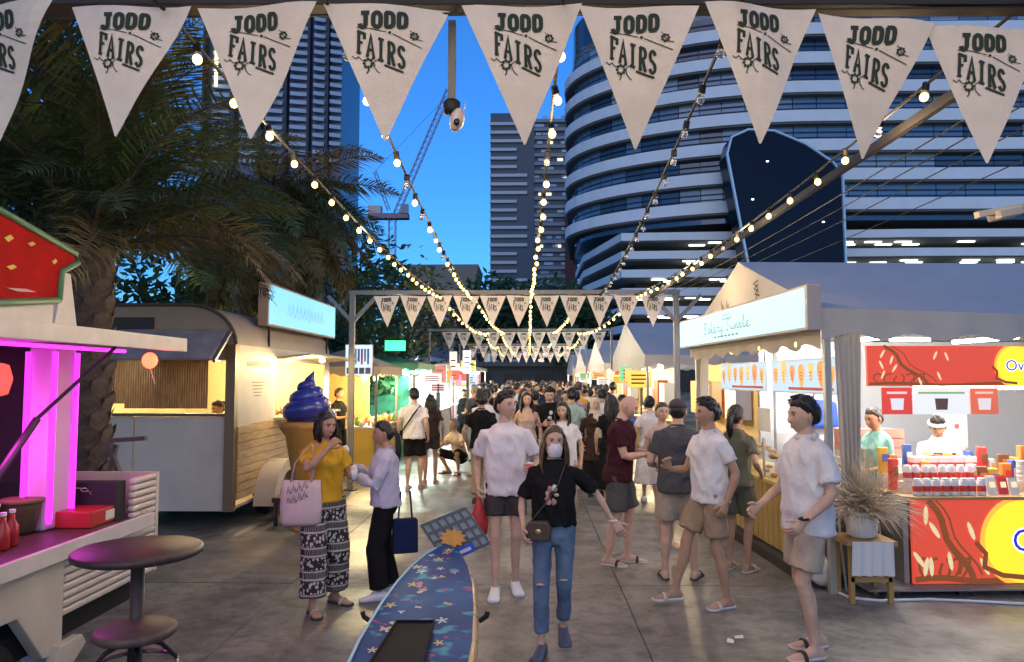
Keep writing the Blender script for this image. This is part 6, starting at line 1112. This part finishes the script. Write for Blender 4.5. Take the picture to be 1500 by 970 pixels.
put_person('woman in white blouse and white skirt with tied hair, back turned', 953, 735, face=168, H=1.62, skin='fair', female=True, hair=('bun', 'black'), vox=.015, pose=dict(), top=(cl('white'), dict(hem=.9)), bottom=('skirt', cl('white'), dict(z1=.3, r1=.27)), shoes=('shoe', SNK, SNS))
put_person('man in white cap and mint shirt among the crowd', 838, 716, face=175, H=1.72, skin='fair', hair=('short', 'black'), vox=.016, pose=dict(), top=(cl('mint'), dict(hem=.86)), bottom=('shorts', cl('grey'), dict(length=.85)), shoes=('shoe', SNK, SNS))
t, F = put_person('person in white tee squatting at the lane side', 668, 694, face=-40, H=1.68, skin='tan', hair=('short', 'grey', .3, .026), vox=.016, pose=dict(kneeout=1, hip=(0, .12, -.60), lf=(.17, -.10, 0, 24), rf=(-.17, -.06, 0, -24), lean=(0, -.20), lh=(.22, -.36, .66), rh=(-.2, -.38, .62), head=(0, -4)), top=(cl('cream'), dict(hem=.90)), bottom=('shorts', cl('black'), dict(length=.9)), shoes=('sandal', FLO, FLS))
# vendors
put_person('vendor with black hair in an orange top inside the trailer window', 0, d=11.3, x=-4.1, z=.28, face=60, H=1.68, skin='tan', hair=('short', 'black'), vox=.016, pose=dict(lh=(.12, -.28, 1.12), rh=(-.12, -.28, 1.12), head=(10, 12)), top=(cloth('orange', (.55, .27, .05)), {}), bottom=('trousers', cl('black'), dict(length=1.85)), shoes=('shoe', FLO, FLS), group='stall vendors')
put_person('vendor in yellow top seated low behind the trailer hatch', 0, d=9.95, x=-4.22, z=.28, face=-20, H=1.6, skin='tan', female=True, hair=('bun', 'black'), vox=.016, pose=dict(hip=(0, .05, -.30), lf=(.12, -.25, 0, 6), rf=(-.12, -.25, 0, -6), head=(-10, 16)), top=(cloth('lemon', (.58, .44, .06)), {}), bottom=('trousers', cl('black'), dict(length=1.85)), shoes=('shoe', FLO, FLS), group='stall vendors')
put_person('vendor in dark apron behind the fruit stall tubs', 0, d=15.3, x=-3.95, face=70, H=1.68, skin='tan', hair=('short', 'black'), vox=.018, pose=dict(lh=(.12, -.28, 1.12), rh=(-.12, -.28, 1.12)), top=(cl('black'), {}), bottom=('trousers', cl('black'), dict(length=1.85)), shoes=('shoe', FLO, FLS), group='stall vendors')
p = at(.95, .95, 0); put_person('vendor in pale teal top behind the tent curtain', 0, d=p.y, x=p.x, face=-70, H=1.60, skin='tan', female=True, hair=('bun', 'black'), vox=.016, pose=dict(lh=(.12, -.28, 1.05), rh=(-.12, -.28, 1.05), head=(0, 12)), top=(cl('teal'), dict(boxy=1.1)), bottom=('trousers', cl('black'), dict(length=1.85)), shoes=('shoe', FLO, FLS), group='stall vendors')
p = at(1.62, 1.0, 0); t, F = put_person('vendor in white top and red apron with a white headband at the red stall', 0, d=p.y, x=p.x, face=-8, H=1.52, skin='tan', hair=('short', 'black'), vox=.016, pose=dict(lh=(.14, -.28, 1.05), rh=(-.14, -.28, 1.05), head=(-20, 22)), top=(cl('white'), dict(boxy=1.1)), bottom=('trousers', cl('black'), dict(length=1.85)), shoes=('shoe', FLO, FLS), group='stall vendors')
MB().tube([F.hc + F.hrot @ V((.090 * math.sin(a), -.110 * math.cos(a), .055)) for a in [2 * math.pi * q / 20 for q in range(21)]], .018, 6, flat=1.0).build('headband', WHITE, t, True); MB().prism([(-.10, .9), (.10, .9), (.12, 1.3), (-.12, 1.3)], (0, -.16, 0), (1, 0, 0), (0, 0, 1), .015).build('apron', cl('red'), t)
# ------------------------------------------------------------------ the crowd further down the lane
protos = []
PO = [dict(lf=(.1, -.16, 0, 4), rf=(-.1, .18, .03, -4), rh=(-.25, -.14, .92), lh=(.25, .10, .92)), dict(lf=(.1, .16, .03, 4), rf=(-.1, -.16, 0, -4), lh=(.16, -.25, 1.1), rh=(-.25, .04, .9), head=(15, 5)), dict(lf=(.11, 0, 0, 10), rf=(-.11, .04, 0, -10), lh=(.12, -.28, 1.15), rh=(-.12, -.26, 1.12), head=(-10, 15)), dict(lf=(.12, .02, 0, 10), rf=(-.1, -.04, 0, -10), head=(25, 0))]
for i in range(8):
    fem = i % 2 == 1; F = Fig(PO[(i // 2) % 4], fem, 1.0 if i < 4 else 1.06); d = {'f': fem, 'body': F.skin(.022, True).mesh('body', skin_mats('tan'), True)}
    hs = (['long', 'pony', 'bob', 'bun'] if fem else ['short'] * 4)[(i // 2) % 4]; d['hs'] = hs; d['hair'] = F.hair(hs, i + 2, low=True, length=.3 if hs != 'bob' else .14, thick=.025).mesh('hair', hair_mat('black'), True)
    d['top'] = F.top(vox=.022, hem=.86, boxy=1.05, fold=.012, sleeve=.65 if i % 3 else 1.75).mesh('shirt', cl('white'), True)
    d['bk'] = ['shorts', 'trousers', 'skirt', 'trousers', 'shorts', 'skirt', 'trousers', 'shorts'][i]; d['bot'] = (F.skirt(z1=.5, r1=.25) if d['bk'] == 'skirt' else F.bottom(length=.8 if d['bk'] == 'shorts' else 1.85, rb=.1 if d['bk'] == 'shorts' else .08, vox=.022)).mesh(d['bk'], cl('black'), True)
    sh = MB(); F.foot(sh, 0, .01); s2 = MB(); F.foot(s2, 1, .01); d['shoe'] = [sh.mesh('shoe', SNK, True), s2.mesh('shoe', SNK, True)]; protos.append(d)
rnd = random.Random(21); used = [(o.location.x, o.location.y) for o in COL.objects if o.name.startswith('person') and o.parent is None]; cnt = 0; tries = 0
TC = ['white'] * 6 + ['black'] * 6 + ['cream', 'grey', 'navy', 'pink', 'mint', 'red', 'blue', 'yellow', 'brown', 'white', 'sand']; BC_ = ['black', 'grey', 'jean', 'beige', 'black', 'navy', 'white']
while cnt < 130 and tries < 6000:
    tries += 1; y = 11.5 + 36 * rnd.random() ** 1.4; x = rnd.uniform(-1.9, 2.15) if y > 16 else rnd.uniform(-.95, 1.7)
    if y < 15 and x < -.3 and rnd.random() < .6: continue
    if any(math.hypot(x - a, y - b) < .62 for a, b in used): continue
    used.append((x, y)); i = rnd.randrange(8); d = protos[i]; tc, bc = rnd.choice(TC), rnd.choice(BC_); away = rnd.random() < .55; hc = 'grey' if rnd.random() < .06 else 'brown' if rnd.random() < .15 else 'black'; k = rnd.uniform(.90, .97) if d['f'] else rnd.uniform(.96, 1.04)
    where = 'the front crowd' if y < 16 else 'the mid crowd' if y < 26 else 'the far crowd'
    t = thing('person', '%s in %s top, %s %s, %s %s hair, %s, in %s' % ('woman' if d['f'] else 'man', tc, bc, d['bk'], d['hs'].replace('pony', 'ponytail').replace('bun', 'tied-up'), hc, 'walking away' if away else 'approaching', where), 'person', (x, y, 0), R((180 if away else 0) + rnd.gauss(0, 28)), 'people crowding the lane'); t.scale = (k, k, k); cnt += 1
    sk_ = rnd.choice(('fair', 'tan', 'tan', 'fair', 'brown'))
    for nm, key, m in (('body', 'body', skin_mats(sk_)[0]), ('hair', 'hair', hair_mat(hc)), ('shirt', 'top', cl(tc)), (d['bk'], 'bot', cl(bc))):
        o = link(nm, d[key], t); o.material_slots[0].link = 'OBJECT'; o.material_slots[0].material = m
    if y < 24:
        for s_ in d['shoe']: o = link('shoe', s_, t); o.material_slots[0].link = 'OBJECT'; o.material_slots[0].material = SNK if cnt % 2 else FLO
# ------------------------------------------------------------------ surfboard table and stand
SZ = .90; tip = W(655, 798, Z=SZ)
bw0 = [(0, .0), (.03, .028), (.10, .070), (.25, .125), (.5, .185), (.8, .228), (1.15, .255), (1.6, .268), (2.1, .25), (2.5, .19), (2.7, .1), (2.76, 0)]
bw = [(u, w * .86) for u, w in bw0]
ax = (W(594, 990, Z=SZ) - tip); ax.z = 0; ax = ax.normalized(); sd = V((-ax.y, ax.x, 0)) * -1
SBD = thing('surfboard_table', 'blue printed surfboard mounted flat as a table with wooden rim', 'table', (tip.x, tip.y, 0)); ax3, sd3 = ax, sd
def blue_print():
    m = bpy.data.materials.new('surf_print'); m.use_nodes = True; n, l = m.node_tree.nodes, m.node_tree.links; b = n['Principled BSDF']; tc = n.new('ShaderNodeTexCoord')
    def nz(sc, typ='NOISE', det=3):
        t = n.new('ShaderNodeTexNoise' if typ == 'NOISE' else 'ShaderNodeTexVoronoi'); t.inputs['Scale'].default_value = sc; l.new(tc.outputs['Object'], t.inputs['Vector']); return t
    def mx(f, a, c):
        x = n.new('ShaderNodeMix'); x.data_type = 'RGBA'; l.new(f, x.inputs['Factor']); (l.new(a, x.inputs['A']) if not isinstance(a, tuple) else setattr(x.inputs['A'], 'default_value', (*a, 1))); x.inputs['B'].default_value = (*c, 1); return x.outputs['Result']
    def th(src, lo, hi):
        r_ = n.new('ShaderNodeMapRange'); r_.inputs['From Min'].default_value = lo; r_.inputs['From Max'].default_value = hi; l.new(src, r_.inputs[0]); return r_.outputs[0]
    c = mx(th(nz(3).outputs[0], .4, .65), (.006, .045, .17), (.010, .085, .25)); c = mx(th(nz(9, det=4).outputs[0], .60, .68), c, (.05, .30, .42)); c = mx(th(nz(16).outputs[0], .66, .72), c, (.30, .07, .20))
    l.new(c, b.inputs['Base Color']); b.inputs['Roughness'].default_value = .5; b.inputs['Specular IOR Level'].default_value = .04; return m
def outline(s_): return [tip * 0 + ax * (u + (1 - s_) * .06) + sd * (w * s_) for u, w in bw] + [ax * (u + (1 - s_) * .06) + sd * (-w * s_) for u, w in reversed(bw[1:-1])]
O1, O2 = outline(1), outline(.92); n = len(O1); Z = lambda pts, z: [V((p.x, p.y, z)) for p in pts]
MB().loft([Z(outline(.9), SZ - .06), Z(O1, SZ - .035), Z(O1, SZ - .012), Z(O2, SZ)]).build('board', mat('surf_rim', (.50, .33, .15), .3, var=.25, vscale=6, coat=.3), SBD, True)
MB().add([(p.x, p.y, SZ + .004) for p in outline(.90)], [tuple(range(n))]).build('printed_deck', blue_print(), SBD)
MB().tube([(p.x, p.y, SZ + .006) for p in [ax * (u + .006) + sd * (w * .93) for u, w in bw[2:10]]], .006, 5).build('pale_stripe', mat('stripe_cyan', (.35, .62, .75), .3), SBD)
r = random.Random(6)
for i in range(26):
    u = r.uniform(.14, 1.75); w_ = float(np.interp(u, [b[0] for b in bw], [b[1] for b in bw])) * .76; c = ax * u + sd * r.uniform(-w_, w_); R0 = r.uniform(.014, .034); a0 = r.uniform(0, 6); pet = r.choice((2, 3, 5, 5)); m = [mat('print_shell', (.50, .42, .34), .5, spec=.1), mat('print_gold', (.50, .40, .14), .5, spec=.1), mat('print_foam', (.38, .52, .56), .5, spec=.1), mat('print_coral', (.42, .20, .22), .5, spec=.1)][i % 4]
    pts = [c + ax * (1.5 * R0 * math.cos(a) * (.62 + .38 * math.cos(pet * a + a0))) + sd * (R0 * math.sin(a) * (.62 + .38 * math.cos(pet * a + a0))) for a in [2 * math.pi * q / 26 for q in range(26)]]
    MB().add([c + V((0, 0, SZ + .006 + i * .00004))] + [V((p.x, p.y, SZ + .006 + i * .00004)) for p in pts], [(0, 1 + q, 1 + (q + 1) % 26) for q in range(26)]).build('printed_motif', m, SBD)
for u in (.75, 2.0):
    for s_ in (-1, 1): p = ax * u + sd * (.12 * s_); MB().tube([(p.x, p.y, SZ - .05), (p.x + .05 * s_, p.y, .0)], .022, 8).build('leg', BLK, SBD)
for s_ in (-1, 1): p = ax * 1.28 + sd * (.262 * .86 * s_); MB().tube([(p.x, p.y, SZ - .03), (p.x + sd.x * s_ * .03, p.y, SZ - .01), (p.x + sd.x * s_ * .035, p.y, SZ + .01)], .011, 6).build('side_hook', BLK, SBD)
TB = thing('black_tray', 'flat black rectangular tray lying on the surfboard table', 'tray', (0, 0, 0)); q = [W(px, py, Z=SZ + .012) for px, py in ((581, 914), (636, 914), (612, 1010), (520, 1010))]; MB().add(q + [p + V((0, 0, .008)) for p in q], [(3, 2, 1, 0), (4, 5, 6, 7), (0, 1, 5, 4), (1, 2, 6, 5), (2, 3, 7, 6), (3, 0, 4, 7)]).build('plate', mat('tray_black', (.006, .006, .009), .7, spec=.1), TB); e = [p + V((0, 0, .011)) for p in q]; MB().tube(e + [e[0]], .005, 5).build('raised_rim', mat('tray_rim', (.012, .012, .015), .7, spec=.1), TB)
# perforated display plate at the tip
PP = thing('perforated_stand', 'grey perforated plate tilted on a short stand at the surfboard tip', 'display stand', (tip.x, tip.y + .10, 0)); Yp = tip.y + .10; cs = [W(px, py, Y=Yp) - V((tip.x, Yp, 0)) for px, py in ((617, 770), (682, 744), (716, 798), (652, 822))]; gp_ = mat('plate_grey', (.10, .105, .115), .45)
ex, ey = (cs[1] - cs[0]), (cs[3] - cs[0]); nu, nv = 6, 4; mb = MB(); nrm = ex.cross(ey).normalized() * .006
for iu in range(nu + 1): a = cs[0] + ex * (iu / nu); mb.bar(a, a + ey, .012, .012, 0, nrm)
for iv in range(nv + 1): a = cs[0] + ey * (iv / nv) + nrm * .15; mb.bar(a, a + ex, .016, .0135, 0, nrm)
mb.build('plate', gp_, PP); MB().add([c + nrm * 2.2 * -1 + V((0, .02, 0)) for c in cs], [(0, 1, 2, 3)]).build('backing', mat('plate_back', (.32, .33, .33), .5), PP)
b = cs[3] + ey * -.35 + ex * .15; MB().tube([(b.x, b.y + .02, SZ - .3), (b.x, b.y + .02, b.z)], .012, 8).build('stem', BLK, PP); MB().tube([(b.x, b.y + .02, 0.0), (b.x, b.y + .02, SZ - .3)], .018, 8).lathe([(.14, 0), (.14, .012), (.02, .03)], 18, (b.x, b.y + .02, 0)).build('foot', BLK, PP)
f0 = cs[0] + ex * .42 + ey * .55; pol = []
for k in range(22): a = 2 * math.pi * k / 22; rr = (.075 if k % 2 else .052); pol.append(V((0, -.016, 0)) + f0 + V((rr * 1.15 * math.cos(a), 0, rr * .8 * math.sin(a))))
MB().add(pol, [tuple(range(22))]).add([p + V((0, .003, 0)) for p in pol], [tuple(range(21, -1, -1))]).build('starburst_card', mat('card_orange', (.78, .36, .08), .5, var=.3, vscale=12), PP)
g0 = W(682, 806, Y=Yp - .03) - V((tip.x, Yp, 0)); MB().box(g0, (.11, .004, .055), 0, Matrix.Rotation(R(-24), 3, 'Y')).build('blue_card', mat('card_blue', (.04, .09, .5), .4), PP); MB().box(g0 + V((0, -.004, 0)), (.07, .003, .02), 0, Matrix.Rotation(R(-24), 3, 'Y')).build('printed_patch', mat('card_white', (.6, .6, .7), .5), PP)

for i, (px, py) in enumerate(((1082, 934), (1070, 940))):
    q = W(px, py, Z=.004); mb = MB(); mb.add([(-.03, -.02, 0), (.03, -.025, .004), (.035, .02, .012), (-.025, .025, .003)], [(0, 1, 2, 3)]).add([(-.03, -.02, .001), (.03, -.025, .005), (.035, .02, .013), (-.025, .025, .004)], [(3, 2, 1, 0)]).build('paper_scrap', WHITE, None, loc=q, label='torn white paper scrap on the pavement', cat='litter', group='paper scraps').rotation_euler = (0, 0, i * 1.3)
